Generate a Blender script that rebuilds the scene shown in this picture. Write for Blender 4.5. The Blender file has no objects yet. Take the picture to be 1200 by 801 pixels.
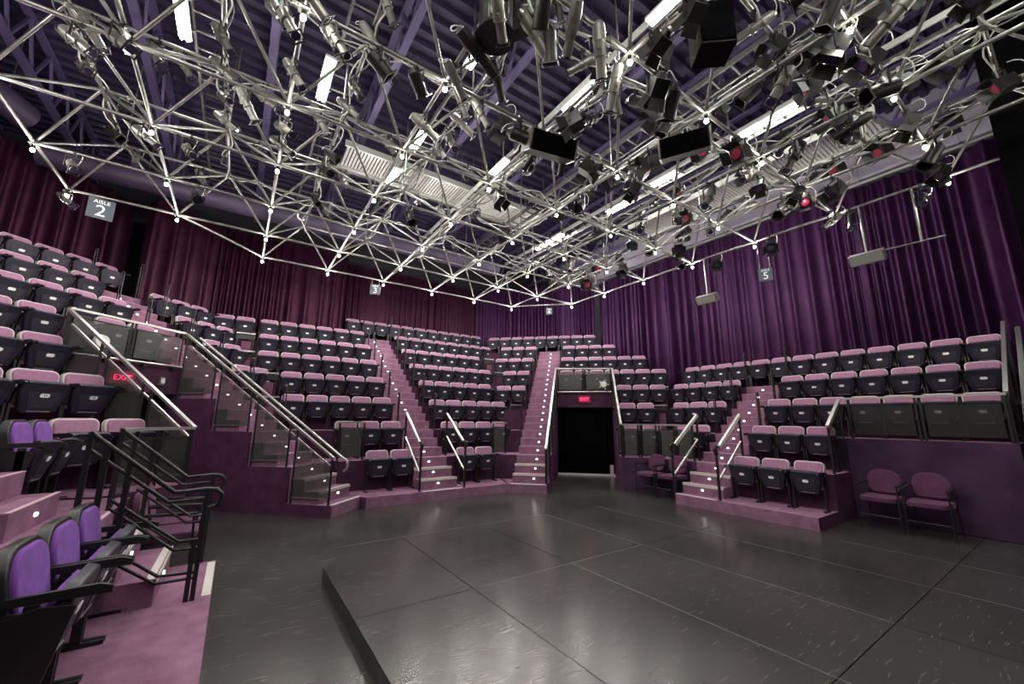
import bpy, math, random
from mathutils import Vector, Matrix
random.seed(7)
sc = bpy.context.scene
C = sc.collection

# ------------------------------------------------------------------ camera, world, exposure
cam_d = bpy.data.cameras.new('camera'); cam = bpy.data.objects.new('camera', cam_d); C.objects.link(cam)
cam_d.sensor_width = 36.0; cam_d.sensor_fit = 'HORIZONTAL'; cam_d.lens = 464.87 / 1200 * 36.0
cam_d.clip_start = 0.05
EYE = 1.58
cam.matrix_world = (Matrix.Translation((0, 0, EYE)) @ Matrix.Rotation(math.radians(-34.281), 4, 'Z')
                    @ Matrix.Rotation(math.radians(90 + 11.138), 4, 'X') @ Matrix.Rotation(math.radians(0.446), 4, 'Z'))
sc.camera = cam
w = bpy.data.worlds.new('world'); sc.world = w; w.use_nodes = True
w.node_tree.nodes['Background'].inputs[0].default_value = (0.5, 0.45, 0.6, 1)
w.node_tree.nodes['Background'].inputs[1].default_value = 0.012
sc.view_settings.view_transform = 'Standard'; sc.view_settings.look = 'None'
sc.view_settings.gamma = 1.0; sc.view_settings.use_curve_mapping = False
sc.view_settings.exposure = 0.35
sc.cycles.max_bounces = 5; sc.cycles.diffuse_bounces = 3; sc.cycles.glossy_bounces = 3; sc.cycles.transparent_max_bounces = 12
sc.cycles.sample_clamp_indirect = 3.0
BULB_W, TUBE_E = 11.0, 150.0

# ------------------------------------------------------------------ materials
MATS = {}
def mat(name, col, rough=0.6, metal=0.0, noise=0.0, nscale=20.0, bump=0.0, bscale=200.0, emit=None, estr=0.0, alpha=1.0, sheen=0.0, spec=0.5, col2=None, stint=None):
    m = bpy.data.materials.new(name); m.use_nodes = True
    nt = m.node_tree; b = nt.nodes['Principled BSDF']
    b.inputs['Base Color'].default_value = (*col, 1); b.inputs['Roughness'].default_value = rough
    b.inputs['Metallic'].default_value = metal; b.inputs['Specular IOR Level'].default_value = spec
    if stint: b.inputs['Specular Tint'].default_value = (*stint, 1)
    if sheen:
        b.inputs['Sheen Weight'].default_value = sheen; b.inputs['Sheen Roughness'].default_value = 0.4
        b.inputs['Sheen Tint'].default_value = (*[min(1, c * 3 + .2) for c in col], 1)
    if alpha < 1: b.inputs['Alpha'].default_value = alpha
    if emit:
        b.inputs['Emission Color'].default_value = (*emit, 1); b.inputs['Emission Strength'].default_value = estr
    if noise or bump:
        tc = nt.nodes.new('ShaderNodeTexCoord')
    if noise:
        n = nt.nodes.new('ShaderNodeTexNoise'); n.inputs['Scale'].default_value = nscale; n.inputs['Detail'].default_value = 5
        nt.links.new(tc.outputs['Object'], n.inputs['Vector'])
        r = nt.nodes.new('ShaderNodeValToRGB'); c2 = col2 or col
        r.color_ramp.elements[0].position = .3; r.color_ramp.elements[1].position = .7
        r.color_ramp.elements[0].color = (*[c * (1 - noise) for c in col], 1)
        r.color_ramp.elements[1].color = (*[min(1, c * (1 + noise)) for c in c2], 1)
        nt.links.new(n.outputs['Fac'], r.inputs['Fac']); nt.links.new(r.outputs['Color'], b.inputs['Base Color'])
    if bump:
        n2 = nt.nodes.new('ShaderNodeTexNoise'); n2.inputs['Scale'].default_value = bscale
        nt.links.new(tc.outputs['Object'], n2.inputs['Vector'])
        bp = nt.nodes.new('ShaderNodeBump'); bp.inputs['Strength'].default_value = bump; bp.inputs['Distance'].default_value = 0.01
        nt.links.new(n2.outputs['Fac'], bp.inputs['Height']); nt.links.new(bp.outputs['Normal'], b.inputs['Normal'])
    MATS[name] = m
    return m
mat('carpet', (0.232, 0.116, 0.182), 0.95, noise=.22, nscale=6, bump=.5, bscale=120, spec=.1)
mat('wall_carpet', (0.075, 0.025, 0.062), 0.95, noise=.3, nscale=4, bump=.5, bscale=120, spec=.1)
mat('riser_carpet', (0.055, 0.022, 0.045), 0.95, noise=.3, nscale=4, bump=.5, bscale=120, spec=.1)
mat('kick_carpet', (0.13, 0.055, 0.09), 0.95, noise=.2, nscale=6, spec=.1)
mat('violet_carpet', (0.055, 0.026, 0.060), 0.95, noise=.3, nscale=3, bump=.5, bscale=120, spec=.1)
mat('nosing', (0.62, 0.58, 0.56), 0.5, .3)
mat('rose_fabric', (0.335, 0.158, 0.258), 0.9, noise=.15, nscale=25, sheen=.3)
mat('violet_cast_fabric', (0.135, 0.038, 0.25), 0.9, noise=.25, nscale=14, sheen=.4)  # rose cloth again, with the violet cast of the light put into its colour
mat('plum_fabric', (0.075, 0.018, 0.058), 0.9, noise=.2, nscale=20, sheen=.3)
mat('navy_shell', (0.012, 0.011, 0.024), 0.42)
mat('navy_panel', (0.020, 0.018, 0.030), 0.55)
mat('grey_piping', (0.50, 0.46, 0.47), 0.45)
mat('black_plastic', (0.009, 0.009, 0.010), 0.42)
mat('cabinet_black', (0.004, 0.004, 0.004), 0.7, spec=.2)
mat('black_metal', (0.014, 0.014, 0.015), 0.4, .3)
mat('silver', (0.55, 0.53, 0.52), 0.32, .85)
mat('chrome', (0.62, 0.6, 0.6), 0.25, .9)
mat('truss_metal', (0.215, 0.21, 0.198), 0.36, .8, noise=.25, nscale=8)
mat('lamp_black', (0.016, 0.016, 0.016), 0.36, .3)
mat('lamp_grey', (0.20, 0.195, 0.18), 0.33, .6)
mat('lens', (0.03, 0.02, 0.06), 0.08, .2, spec=.9)
mat('red_lens', (0.25, 0.02, 0.05), 0.15)
mat('white_plate', (0.88, 0.87, 0.85), 0.5)
mat('ink', (0.02, 0.02, 0.03), 0.6)
mat('sign_grey', (0.045, 0.058, 0.075), 0.5)
mat('sign_white', (0.8, 0.82, 0.85), 0.5)
mat('box_grey', (0.22, 0.22, 0.20), 0.5)
mat('box_white', (0.62, 0.62, 0.58), 0.5)
mat('smoked_panel', (0.075, 0.08, 0.076), 0.3, alpha=.5, spec=.5)
mat('mesh_panel', (0.018, 0.018, 0.018), 0.5, alpha=.48)
mat('violet_curtain', (0.016, 0.0035, 0.019), 0.42, noise=.4, nscale=3, sheen=.03, spec=.30, stint=(.82, .38, .88))
mat('curtain', (0.014, 0.0025, 0.009), 0.42, noise=.4, nscale=3, sheen=.03, spec=.24, stint=(.9, .38, .55))
mat('black_drape', (0.003, 0.003, 0.0035), 1.0, spec=0.0)
mat('deck', (0.034, 0.025, 0.072), 0.5, .2)
mat('joist', (0.10, 0.078, 0.175), 0.5, .1)
mat('duct', (0.04, 0.028, 0.058), 0.5, .2)
mat('lavender_wall', (0.26, 0.235, 0.29), 0.8, noise=.15, nscale=2)
mat('dark_wall', (0.015, 0.012, 0.02), 0.85)
mat('grating', (0.62, 0.62, 0.58), 0.45, .5)
mat('yellow', (0.6, 0.5, 0.05), 0.5)
mat('cable', (0.05, 0.05, 0.05), 0.6)
mat('pale_cable', (0.45, 0.44, 0.40), 0.6)
mat('bulb_glow', (1, .95, .85), 0.3, emit=(1.0, .93, .80), estr=300)
mat('tube_glow', (1, 1, .95), 0.3, emit=(.98, 1.0, .94), estr=TUBE_E)
mat('step_glow', (1, .95, .9), 0.3, emit=(1.0, .93, .85), estr=5)
mat('exit_red', (.6, .02, .08), 0.4, emit=(1.0, .02, .12), estr=4)
mat('exit_dark', (.05, .004, .012), 0.5, emit=(1.0, .02, .10), estr=.12)
def floor_mat():
    m = mat('stage_floor', (0.034, 0.034, 0.033), 0.3, spec=.75)
    nt = m.node_tree; b = nt.nodes['Principled BSDF']; L = nt.links.new
    tc = nt.nodes.new('ShaderNodeTexCoord'); geo = nt.nodes.new('ShaderNodeNewGeometry')
    n = nt.nodes.new('ShaderNodeTexNoise'); n.inputs['Scale'].default_value = .8; n.inputs['Detail'].default_value = 2; L(geo.outputs['Position'], n.inputs['Vector'])
    r = nt.nodes.new('ShaderNodeValToRGB'); e = r.color_ramp.elements
    e[0].position = .3; e[0].color = (.028, .028, .027, 1); e[1].position = .75; e[1].color = (.046, .045, .043, 1); L(n.outputs['Fac'], r.inputs['Fac'])
    # broken hairline scuffs
    last = r.outputs['Color']
    for k, (ang, sx, sy, th, bend) in enumerate([(.2, 3.2, 60, .10, .10), (.9, 2.2, 50, .09, .20), (1.7, 3.6, 70, .10, .08), (2.5, 2.7, 60, .09, .18), (.55, 9, 60, .10, .05)]):
        nd = nt.nodes.new('ShaderNodeTexNoise'); nd.inputs['Scale'].default_value = .9; nd.inputs['Detail'].default_value = 1; L(geo.outputs['Position'], nd.inputs['Vector'])
        va = nt.nodes.new('ShaderNodeVectorMath'); va.operation = 'MULTIPLY_ADD'; va.inputs[1].default_value = (bend * 2, bend * 2, 0)
        L(nd.outputs['Color'], va.inputs[0]); L(geo.outputs['Position'], va.inputs[2])
        mp = nt.nodes.new('ShaderNodeMapping'); mp.inputs['Location'].default_value = (k * 3.7, k * 1.9, 0); mp.inputs['Rotation'].default_value = (0, 0, ang); mp.inputs['Scale'].default_value = (sx, sy, 1)
        L(va.outputs['Vector'], mp.inputs['Vector'])
        vo = nt.nodes.new('ShaderNodeTexVoronoi'); vo.feature = 'F1'; vo.voronoi_dimensions = '2D'; vo.inputs['Scale'].default_value = 1.0; vo.inputs['Randomness'].default_value = 1.0
        L(mp.outputs['Vector'], vo.inputs['Vector'])
        m1 = nt.nodes.new('ShaderNodeMapRange'); m1.inputs['From Min'].default_value = th * .5; m1.inputs['From Max'].default_value = th * 2.4; m1.inputs['To Min'].default_value = 1; m1.inputs['To Max'].default_value = 0
        L(vo.outputs['Distance'], m1.inputs['Value'])
        sp = nt.nodes.new('ShaderNodeSeparateColor'); L(vo.outputs['Color'], sp.inputs['Color'])
        m2 = nt.nodes.new('ShaderNodeMath'); m2.operation = 'GREATER_THAN'; m2.inputs[1].default_value = .962 if k < 4 else .98; L(sp.outputs['Red'], m2.inputs[0])
        mu = nt.nodes.new('ShaderNodeMath'); mu.operation = 'MULTIPLY'; L(m1.outputs['Result'], mu.inputs[0]); L(m2.outputs['Value'], mu.inputs[1])
        mx = nt.nodes.new('ShaderNodeMix'); mx.data_type = 'RGBA'; mx.inputs['B'].default_value = (.13, .125, .12, 1)
        L(mu.outputs['Value'], mx.inputs['Factor']); L(last, mx.inputs['A']); last = mx.outputs['Result']
    L(last, b.inputs['Base Color'])
    r2 = nt.nodes.new('ShaderNodeMapRange'); r2.inputs['To Min'].default_value = .17; r2.inputs['To Max'].default_value = .30
    L(n.outputs['Fac'], r2.inputs['Value']); L(r2.outputs['Result'], b.inputs['Roughness'])
    return m
floor_mat()
mat('seam', (.11, .108, .10), .5)

# ------------------------------------------------------------------ mesh helpers
class MB:
    def __init__(s): s.v = []; s.f = []; s.mi = []; s.mats = []; s.sm = []
    def slot(s, m):
        if m not in s.mats: s.mats.append(m)
        return s.mats.index(m)
    def add(s, vs, fs, m=None, smooth=False):
        o = len(s.v); s.v += [tuple(v) for v in vs]
        k = s.slot(m) if m else 0
        for f in fs: s.f.append(tuple(o + i for i in f)); s.mi.append(k); s.sm.append(smooth)
    def box(s, c, d, m=None, M=None):
        x, y, z = c; a, b, h = d[0] / 2, d[1] / 2, d[2] / 2
        vs = [Vector((x + i * a, y + j * b, z + k * h)) for k in (-1, 1) for j in (-1, 1) for i in (-1, 1)]
        if M: vs = [M @ v for v in vs]
        s.add(vs, [(0, 2, 3, 1), (4, 5, 7, 6), (0, 1, 5, 4), (2, 6, 7, 3), (0, 4, 6, 2), (1, 3, 7, 5)], m)
        return s
    def prism(s, poly, z0, z1, m=None, mside=None):
        n = len(poly); area = sum(poly[i][0] * poly[(i + 1) % n][1] - poly[(i + 1) % n][0] * poly[i][1] for i in range(n))
        if area < 0: poly = poly[::-1]
        if not hasattr(z1, '__len__'): z1 = [z1] * n
        vs = [(p[0], p[1], z0) for p in poly] + [(p[0], p[1], z) for p, z in zip(poly, z1)]
        s.add(vs, [tuple(range(n - 1, -1, -1)), tuple(range(n, 2 * n))], m)
        s.add(vs, [(i, (i + 1) % n, n + (i + 1) % n, n + i) for i in range(n)], mside or m)
        return s
    def cyl(s, p0, p1, r0, r1=None, n=10, m=None, cap=True, smooth=True):
        p0 = Vector(p0); p1 = Vector(p1); r1 = r0 if r1 is None else r1
        d = (p1 - p0).normalized(); a = d.orthogonal().normalized(); b = d.cross(a)
        vs = []
        for p, r in ((p0, r0), (p1, r1)):
            for k in range(n):
                t = 2 * math.pi * k / n; vs.append(p + a * (r * math.cos(t)) + b * (r * math.sin(t)))
        s.add(vs, [(k, (k + 1) % n, n + (k + 1) % n, n + k) for k in range(n)], m, smooth)
        if cap: s.add(vs, [tuple(range(n - 1, -1, -1)), tuple(range(n, 2 * n))], m)
        return s
    def tube(s, pts, r, n=8, m=None):
        pts = [Vector(p) for p in pts]; vs = []; up = None
        for i, p in enumerate(pts):
            d = ((pts[min(i + 1, len(pts) - 1)] - pts[max(i - 1, 0)])).normalized()
            if up is None: a = d.orthogonal().normalized()
            else: a = (up - d * up.dot(d)).normalized()
            up = a; b = d.cross(a)
            for k in range(n):
                t = 2 * math.pi * k / n; vs.append(p + a * (r * math.cos(t)) + b * (r * math.sin(t)))
        fs = [(i * n + k, i * n + (k + 1) % n, (i + 1) * n + (k + 1) % n, (i + 1) * n + k) for i in range(len(pts) - 1) for k in range(n)]
        s.add(vs, fs, m, True)
        s.add(vs, [tuple(range(n - 1, -1, -1)), tuple(range((len(pts) - 1) * n, len(pts) * n))], m)
        return s
    def beam(s, p0, p1, wd, ht, m=None):
        """rectangular bar from p0 to p1, ht measured upward"""
        p0 = Vector(p0); p1 = Vector(p1); d = (p1 - p0).normalized()
        side = d.cross(Vector((0, 0, 1)))
        side = side.normalized() if side.length > 1e-4 else Vector((1, 0, 0))
        up = side.cross(d).normalized()
        vs = [p + side * (a * wd / 2) + up * (b * ht / 2) for p in (p0, p1) for a, b in ((-1, -1), (1, -1), (1, 1), (-1, 1))]
        s.add(vs, [(0, 1, 2, 3), (7, 6, 5, 4), (0, 4, 5, 1), (1, 5, 6, 2), (2, 6, 7, 3), (3, 7, 4, 0)], m)
        return s
    def sphere(s, c, r, n=10, k=6, m=None, sz=1.0):
        vs = [(c[0], c[1], c[2] - r * sz)]
        for j in range(1, k):
            ph = math.pi * j / k
            for i in range(n):
                t = 2 * math.pi * i / n
                vs.append((c[0] + r * math.sin(ph) * math.cos(t), c[1] + r * math.sin(ph) * math.sin(t), c[2] - r * sz * math.cos(ph)))
        vs.append((c[0], c[1], c[2] + r * sz)); top = len(vs) - 1
        fs = [(0, 1 + (i + 1) % n, 1 + i) for i in range(n)]
        for j in range(k - 2):
            o = 1 + j * n; fs += [(o + i, o + (i + 1) % n, o + n + (i + 1) % n, o + n + i) for i in range(n)]
        o = 1 + (k - 2) * n; fs += [(o + i, o + (i + 1) % n, top) for i in range(n)]
        s.add(vs, fs, m, True); return s
    def panel(s, outline, org, ex, ey, thick, m=None, inset=0.0):
        """extruded outline: 2-D points -> org + x*ex + y*ey, extruded along ex x ey by thick, front edge softened by inset"""
        org = Vector(org); ex = Vector(ex).normalized(); ey = Vector(ey).normalized(); nn = ex.cross(ey)
        n = len(outline); cx = sum(p[0] for p in outline) / n; cy = sum(p[1] for p in outline) / n
        L0 = [org + ex * p[0] + ey * p[1] for p in outline]
        if inset:
            def sh(p, e, t_):
                dx, dy = p[0] - cx, p[1] - cy; l = math.hypot(dx, dy) or 1; k = 1 - e / l
                return org + ex * (cx + dx * k) + ey * (cy + dy * k) + nn * t_
            rings = [L0] + [[sh(p, inset * (1 - math.cos(q)), thick - inset + inset * math.sin(q)) for p in outline] for q in (0, .52, 1.05, 1.5708)]
        else: rings = [L0, [p + nn * thick for p in L0]]
        vs = [v for r in rings for v in r]; q = len(rings)
        s.add(vs, [tuple(range(n - 1, -1, -1)), tuple(range((q - 1) * n, q * n))], m)
        for j in range(q - 1): s.add(vs, [(j * n + i, j * n + (i + 1) % n, (j + 1) * n + (i + 1) % n, (j + 1) * n + i) for i in range(n)], m, q > 2)
        return s
    def mesh(s, name, m=None):
        me = bpy.data.meshes.new(name); me.from_pydata(s.v, [], s.f)
        names = s.mats if s.mats else [m]
        if m and None in names: names = [m]
        for k in names: me.materials.append(MATS[k])
        me.polygons.foreach_set('material_index', s.mi); me.polygons.foreach_set('use_smooth', s.sm)
        me.update(); return me
def link(name, data, parent=None, loc=None, rz=None):
    o = bpy.data.objects.new(name, data); C.objects.link(o)
    if parent: o.parent = parent
    if loc is not None: o.location = loc
    if rz is not None: o.rotation_euler = (0, 0, rz)
    return o
def obj(name, mb, m=None, parent=None, loc=None, rz=None): return link(name, mb.mesh(name, m), parent, loc, rz)
def tag(o, label, cat, group=None):
    o['label'] = label; o['category'] = cat
    if group: o['group'] = group
    return o
def thing(name, label, cat, loc=(0, 0, 0), rz=0.0, group=None): return tag(link(name, None, None, loc, rz), label, cat, group)
def structure(name, mb, m=None):
    o = obj(name, mb, m); o['kind'] = 'structure'; return o
ORD = ['zeroth', 'first', 'second', 'third', 'fourth', 'fifth', 'sixth', 'seventh', 'eighth', 'ninth', 'tenth', 'eleventh', 'twelfth', 'thirteenth', 'fourteenth', 'fifteenth', 'sixteenth', 'seventeenth', 'eighteenth', 'nineteenth', 'twentieth']
def rrect(wb, wt, y0, y1, rb, rt, n=4):
    """rounded trapezoid outline, counter-clockwise"""
    pts = []
    for (cx, cy, r, a0) in ((wb / 2 - rb, y0 + rb, rb, -90), (wt / 2 - rt, y1 - rt, rt, 0), (-wt / 2 + rt, y1 - rt, rt, 90), (-wb / 2 + rb, y0 + rb, rb, 180)):
        for k in range(n + 1):
            a = math.radians(a0 + 90 * k / n); pts.append((cx + r * math.cos(a), cy + r * math.sin(a)))
    return pts
def text_mesh(name, s, size, m, depth=0.002):
    cu = bpy.data.curves.new(name, 'FONT'); cu.body = s; cu.size = size; cu.extrude = depth; cu.align_x = 'CENTER'; cu.align_y = 'CENTER'
    cu.materials.append(MATS[m])
    t = bpy.data.objects.new(name, cu); C.objects.link(t)
    dg = bpy.context.evaluated_depsgraph_get(); dg.update()
    me = bpy.data.meshes.new_from_object(t.evaluated_get(dg)); bpy.data.objects.remove(t); bpy.data.curves.remove(cu)
    if not me.materials: me.materials.append(MATS[m])
    return me

# ------------------------------------------------------------------ plan: an octagonal house round a stage
CX, CY = 3.65, 4.05
TAN = math.tan(math.pi / 8)
SEC = {'D': dict(phi=0, a=3.65, run=.82, R=.563, s=1.0), 'C': dict(phi=45, a=3.65, run=.82, R=.563, s=1.0),
       'B': dict(phi=90, a=3.67, run=.82, R=.575, s=1.02), 'L': dict(phi=135, a=3.85, run=.857, R=.58, s=1.05),
       'A': dict(phi=180, a=3.65, run=.82, R=.563, s=1.0)}
Z0 = .187
def ax(k):
    p = math.radians(SEC[k]['phi']); return (math.cos(p), math.sin(p)), (math.sin(p), -math.cos(p))
def XY(k, t, a):
    o, r = ax(k); return (CX + o[0] * a + r[0] * t, CY + o[1] * a + r[1] * t)
def P(k, t, a, z): return Vector((*XY(k, t, a), z))
def rot(k): return math.radians(SEC[k]['phi'] - 90)
def fa(k, r): return SEC[k]['a'] + SEC[k]['run'] * r
def fz(k, r): return Z0 + SEC[k]['R'] * r

# ------------------------------------------------------------------ structure: floor, walls, ceiling
FZ = -.13
fl = MB()
def quad(mb, pts): mb.add(pts, [tuple(range(len(pts)))])
quad(fl, [(-8, -6, -.022), (-.02, -6, -.022), (-.02, 5.2, -.022), (-8, 5.2, -.022)])
quad(fl, [(-8, 5.2, 0), (-.02, 5.2, 0), (-.02, 15.3, 0), (-8, 15.3, 0)])
quad(fl, [(2.93, 7.0, 0), (12.2, 7.0, 0), (12.2, 15.3, 0), (-.02, 15.3, 0), (-.02, 7.0, 0)])
quad(fl, [(1.59, 5.66, 0), (12.2, 5.66, 0), (12.2, 7.0, 0), (2.93, 7.0, 0)])
quad(fl, [(.963, -6, -.024), (12.2, -6, -.024), (12.2, 5.7, -.024), (1.65, 5.7, -.024), (1.59, 5.656, -.024), (.963, 5.01, -.024)])
def rz_(v):
    f = min(1, max(0, (v - 4.4) / 2.6)); return FZ * (1 - f * f * (3 - 2 * f))
vv = [-6, 4.4, 4.6, 4.8, 5.01] + [5.01 + i * .142143 for i in range(1, 15)]
vs = []
for v in vv: vs += [(-.02, v, rz_(v)), (max(.963, min(2.93, .963 + (v - 5.01) * .9885)), v, rz_(v))]
fl.add(vs, [(2 * i, 2 * i + 1, 2 * i + 3, 2 * i + 2) for i in range(len(vv) - 1)], None, True)
for a, b in (((.963, -6), (.963, 5.01)), ((.963, 5.01), (2.93, 7.0))):
    quad(fl, [(*b, FZ - .01), (*a, FZ - .01), (*a, -.024), (*b, -.001)])
for i in range(len(vv) - 1): quad(fl, [(-.02, vv[i], rz_(vv[i])), (-.02, vv[i + 1], rz_(vv[i + 1])), (-.02, vv[i + 1], 0), (-.02, vv[i], 0)])
floor = structure('floor', fl, 'stage_floor')
UL = [.963, 2.06, 3.32, 4.57, 5.83, 7.01, 8.9]; VL = [-5.9, -3.7, -1.25, 1.197, 3.646, 5.656]
g = .004
for i in range(len(UL) - 1):
    for j in range(len(VL) - 1):
        x0, x1, y0, y1 = UL[i] + g, UL[i + 1] - g, VL[j] + g, VL[j + 1] - g
        poly = [(x0, y0), (x1, y0), (x1, y1), (x0, y1)]
        if i == 0 and j == 4: poly = [(x0, y0), (x1, y0), (x1, y1), (1.59, y1), (x0, 5.01)]
        obj('floor_panel', MB().prism(poly, -.022 if i else FZ, 0.0, 'stage_floor', 'black_plastic'), None, floor)
for (p, q) in (((4.57, 1.2), (4.57, 5.65)), ((5.83, -.9), (5.83, 5.65)), ((7.01, -.9), (7.01, 2.3)), ((3.32, 1.0), (3.32, 3.64)), ((1.2, 5.66), (4.55, 5.66)), ((2.1, 3.646), (4.55, 3.646))):
    obj('seam_strip', MB().beam((*p, .0006), (*q, .0006), .009, .001), 'seam', floor)
wl = MB(); wl.box((12.25, 4.6, 4.4), (.2, 20, 9.2)); structure('wall_right', wl, 'lavender_wall')
wl = MB(); wl.box((2.2, 15.3, 4.4), (20, .2, 9.2)); structure('wall_back', wl, 'dark_wall')
wl = MB(); wl.box((-7.95, 4.6, 4.4), (.2, 21, 9.2)); structure('wall_left', wl, 'dark_wall')
wl = MB(); wl.box((2.2, -6.0, 4.4), (20, .2, 9.2)); structure('wall_front', wl, 'dark_wall')
# corrugated steel roof deck, ribs along U
cl = MB(); y = -6.1; vs = []; CZ = 8.9
prof = []
while y < 15.4:
    prof += [(y, CZ), (y + .11, CZ), (y + .15, CZ + .09), (y + .26, CZ + .09)]; y += .30
for (yy, zz) in prof: vs += [(-8, yy, zz), (12.3, yy, zz)]
cl.add(vs, [(2 * i, 2 * i + 1, 2 * i + 3, 2 * i + 2) for i in range(len(prof) - 1)])
cl.box((2.15, 4.6, CZ + .2), (20.5, 21.6, .1))
structure('ceiling', cl, 'deck')

# ------------------------------------------------------------------ seating risers
SIDE = {'D': 'right-hand', 'C': 'far corner', 'B': 'back', 'L': 'left corner', 'A': 'near left'}
def tier(parent, k, r, tl, tr, zb=0.0, side='wall_carpet', front='carpet'):
    a0, a1 = fa(k, r), fa(k, r + 1); z = fz(k, r)
    c0 = [tl if tl != 'M' else -TAN * a0 - .02, tr if tr != 'M' else TAN * a0 + .02]
    c1 = [tl if tl != 'M' else -TAN * a1 - .02, tr if tr != 'M' else TAN * a1 + .02]
    q = [XY(k, c0[0], a0), XY(k, c0[1], a0), XY(k, c1[1], a1), XY(k, c1[0], a1)]
    mb = MB(); vs = [(*p, zb) for p in q] + [(*p, z) for p in q]
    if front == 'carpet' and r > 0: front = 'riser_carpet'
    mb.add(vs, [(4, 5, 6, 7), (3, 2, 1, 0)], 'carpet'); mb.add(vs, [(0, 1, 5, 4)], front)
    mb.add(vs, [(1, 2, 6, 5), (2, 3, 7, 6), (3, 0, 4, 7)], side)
    return obj('tier', mb, None, parent)
VC, VLft = (-.64, 1.03), (-1.03, .74)
rD = thing('seating_riser', 'mauve carpeted stepped riser under the right-hand seating block', 'riser', (*XY('D', 0, 3.65), 0))
rC = thing('seating_riser', 'mauve carpeted stepped riser around the far curtained doorway', 'riser', (*XY('C', 0, 3.65), 0))
rB = thing('seating_riser', 'mauve carpeted stepped riser under the back seating block', 'riser', (*XY('B', 0, 3.65), 0))
rL = thing('seating_riser', 'mauve carpeted stepped riser around the left exit passage', 'riser', (*XY('L', 0, 3.65), 0))
rA = thing('seating_riser', 'mauve carpeted stepped riser in the left foreground with violet seats', 'riser', (*XY('A', 0, 3.65), 0))
bpy.context.view_layer.update()
def under(root, o): o.matrix_parent_inverse = root.matrix_world.inverted(); return o
def T(root, *a, **k): under(root, tier(root, *a, **k))
T(rD, 'D', 0, -.92, 1.44)
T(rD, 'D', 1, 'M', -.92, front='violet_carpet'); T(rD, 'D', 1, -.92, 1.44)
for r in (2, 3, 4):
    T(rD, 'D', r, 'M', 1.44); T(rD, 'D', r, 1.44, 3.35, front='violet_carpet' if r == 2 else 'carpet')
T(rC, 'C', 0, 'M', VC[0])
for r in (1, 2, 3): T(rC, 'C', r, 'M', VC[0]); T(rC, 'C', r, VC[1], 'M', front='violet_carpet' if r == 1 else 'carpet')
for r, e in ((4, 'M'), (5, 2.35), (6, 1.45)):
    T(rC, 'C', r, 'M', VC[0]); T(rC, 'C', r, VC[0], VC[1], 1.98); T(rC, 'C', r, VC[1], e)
T(rC, 'C', 7, 'M', VC[0]); T(rC, 'C', 7, VC[0], .75, 1.98)
for r in range(6): T(rB, 'B', r, 'M', 'M')
T(rB, 'B', 6, -4.5, 'M'); T(rB, 'B', 7, -.97, 'M')
T(rL, 'L', 0, VLft[1], 'M')
for r in (1, 2, 3): T(rL, 'L', r, 'M', VLft[0]); T(rL, 'L', r, VLft[1], 'M')
for r, e in ((4, 'M'), (5, 'M'), (6, 3.3), (7, 1.78)):
    T(rL, 'L', r, 'M', VLft[0]); T(rL, 'L', r, VLft[0], VLft[1], 2.0); T(rL, 'L', r, VLft[1], e)
T(rA, 'A', 0, -2.2, 1.17, FZ)
for r in range(1, 7): T(rA, 'A', r, -2.2 - .3 * r, 'M')

# ------------------------------------------------------------------ aisle stairs
def stairs(k, tl, tr, rows, label, off=(.27, .547), lit=.5, nos=2):
    root = thing('aisle_stairs', label, 'stairs', (*XY(k, (tl + tr) / 2, fa(k, 0)), 0), rot(k), 'aisle stairs')
    wd = tr - tl; n = 0
    a00 = fa(k, 0)
    def nosing(st, a, z, w_):
        m = MB().box((0, a - a00 + .035, z + .004), (w_, .05, .008)).box((0, a - a00 - .004, z - .015), (w_, .008, .045)); obj('nosing', m, 'nosing', st)
    def lamp(st, a, z, dx):
        m = MB().box((dx, a - a00 - .006, z - .09), (.042, .012, .024)); l = obj('step_light', m, 'step_glow', st)
    for r in rows:
        a0, a1, z = fa(k, r), fa(k, r + 1), fz(k, r); h = SEC[k]['R'] / 3
        for q in (0, 1):
            aa = a0 + off[q] * SEC[k]['run'] / .82
            st = obj('step', MB().box((0, (aa + a1) / 2 - a00, z + h * (q + .5)), (wd, a1 - aa, h)), 'carpet', root)
            if r == 0: nosing(st, aa, z + h * (q + 1), wd)
            else: obj('nosing', MB().box((0, aa - a00 + .012, z + h * (q + 1) + .002), (wd, .03, .006)), 'carpet_edge', st)
            lamp(st, aa, z + h * (q + 1), wd * (lit - .5) - .01 * r)
        if r > 0 or k in 'ABCDL':
            e = MB().box((0, a1 - a00 + .012, fz(k, r + 1) + .002), (wd, .03, .006)); obj('nosing', e, 'carpet_edge', root)
            obj('step', MB().box((0, a1 - a00 - .004, fz(k, r + 1) - h / 2), (wd, .008, h)), 'carpet', root)
            lamp(root, a1 - .008, fz(k, r + 1), wd * (lit - .5) - .01 * r)
    return root
mat('carpet_edge', (0.50, 0.33, 0.40), 0.9)
def front_nosing(parent, k, tl, tr):
    p0, p1 = P(k, tl, fa(k, 0) + .035, Z0 + .004), P(k, tr, fa(k, 0) + .035, Z0 + .004)
    o = obj('nosing', MB().beam(p0, p1, .06, .01), 'nosing', parent); under(parent, o)
st4 = stairs('D', -.92, -.10, range(0, 4), 'carpeted aisle stairs climbing through the right-hand seating block')
st3 = stairs('C', -1.45, -.66, range(0, 7), 'carpeted aisle stairs just left of the curtained doorway', lit=.62)
st2 = stairs('B', -.46, .40, range(0, 7), 'carpeted aisle stairs splitting the back seating block')
st1 = stairs('L', .78, 1.66, range(0, 7), 'carpeted aisle stairs behind the long sloping handrail on the left', lit=.6)
stA = stairs('A', .19, 1.15, range(0, 4), 'carpeted aisle stairs in the left foreground between black railings', off=(.36, .59))
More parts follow.
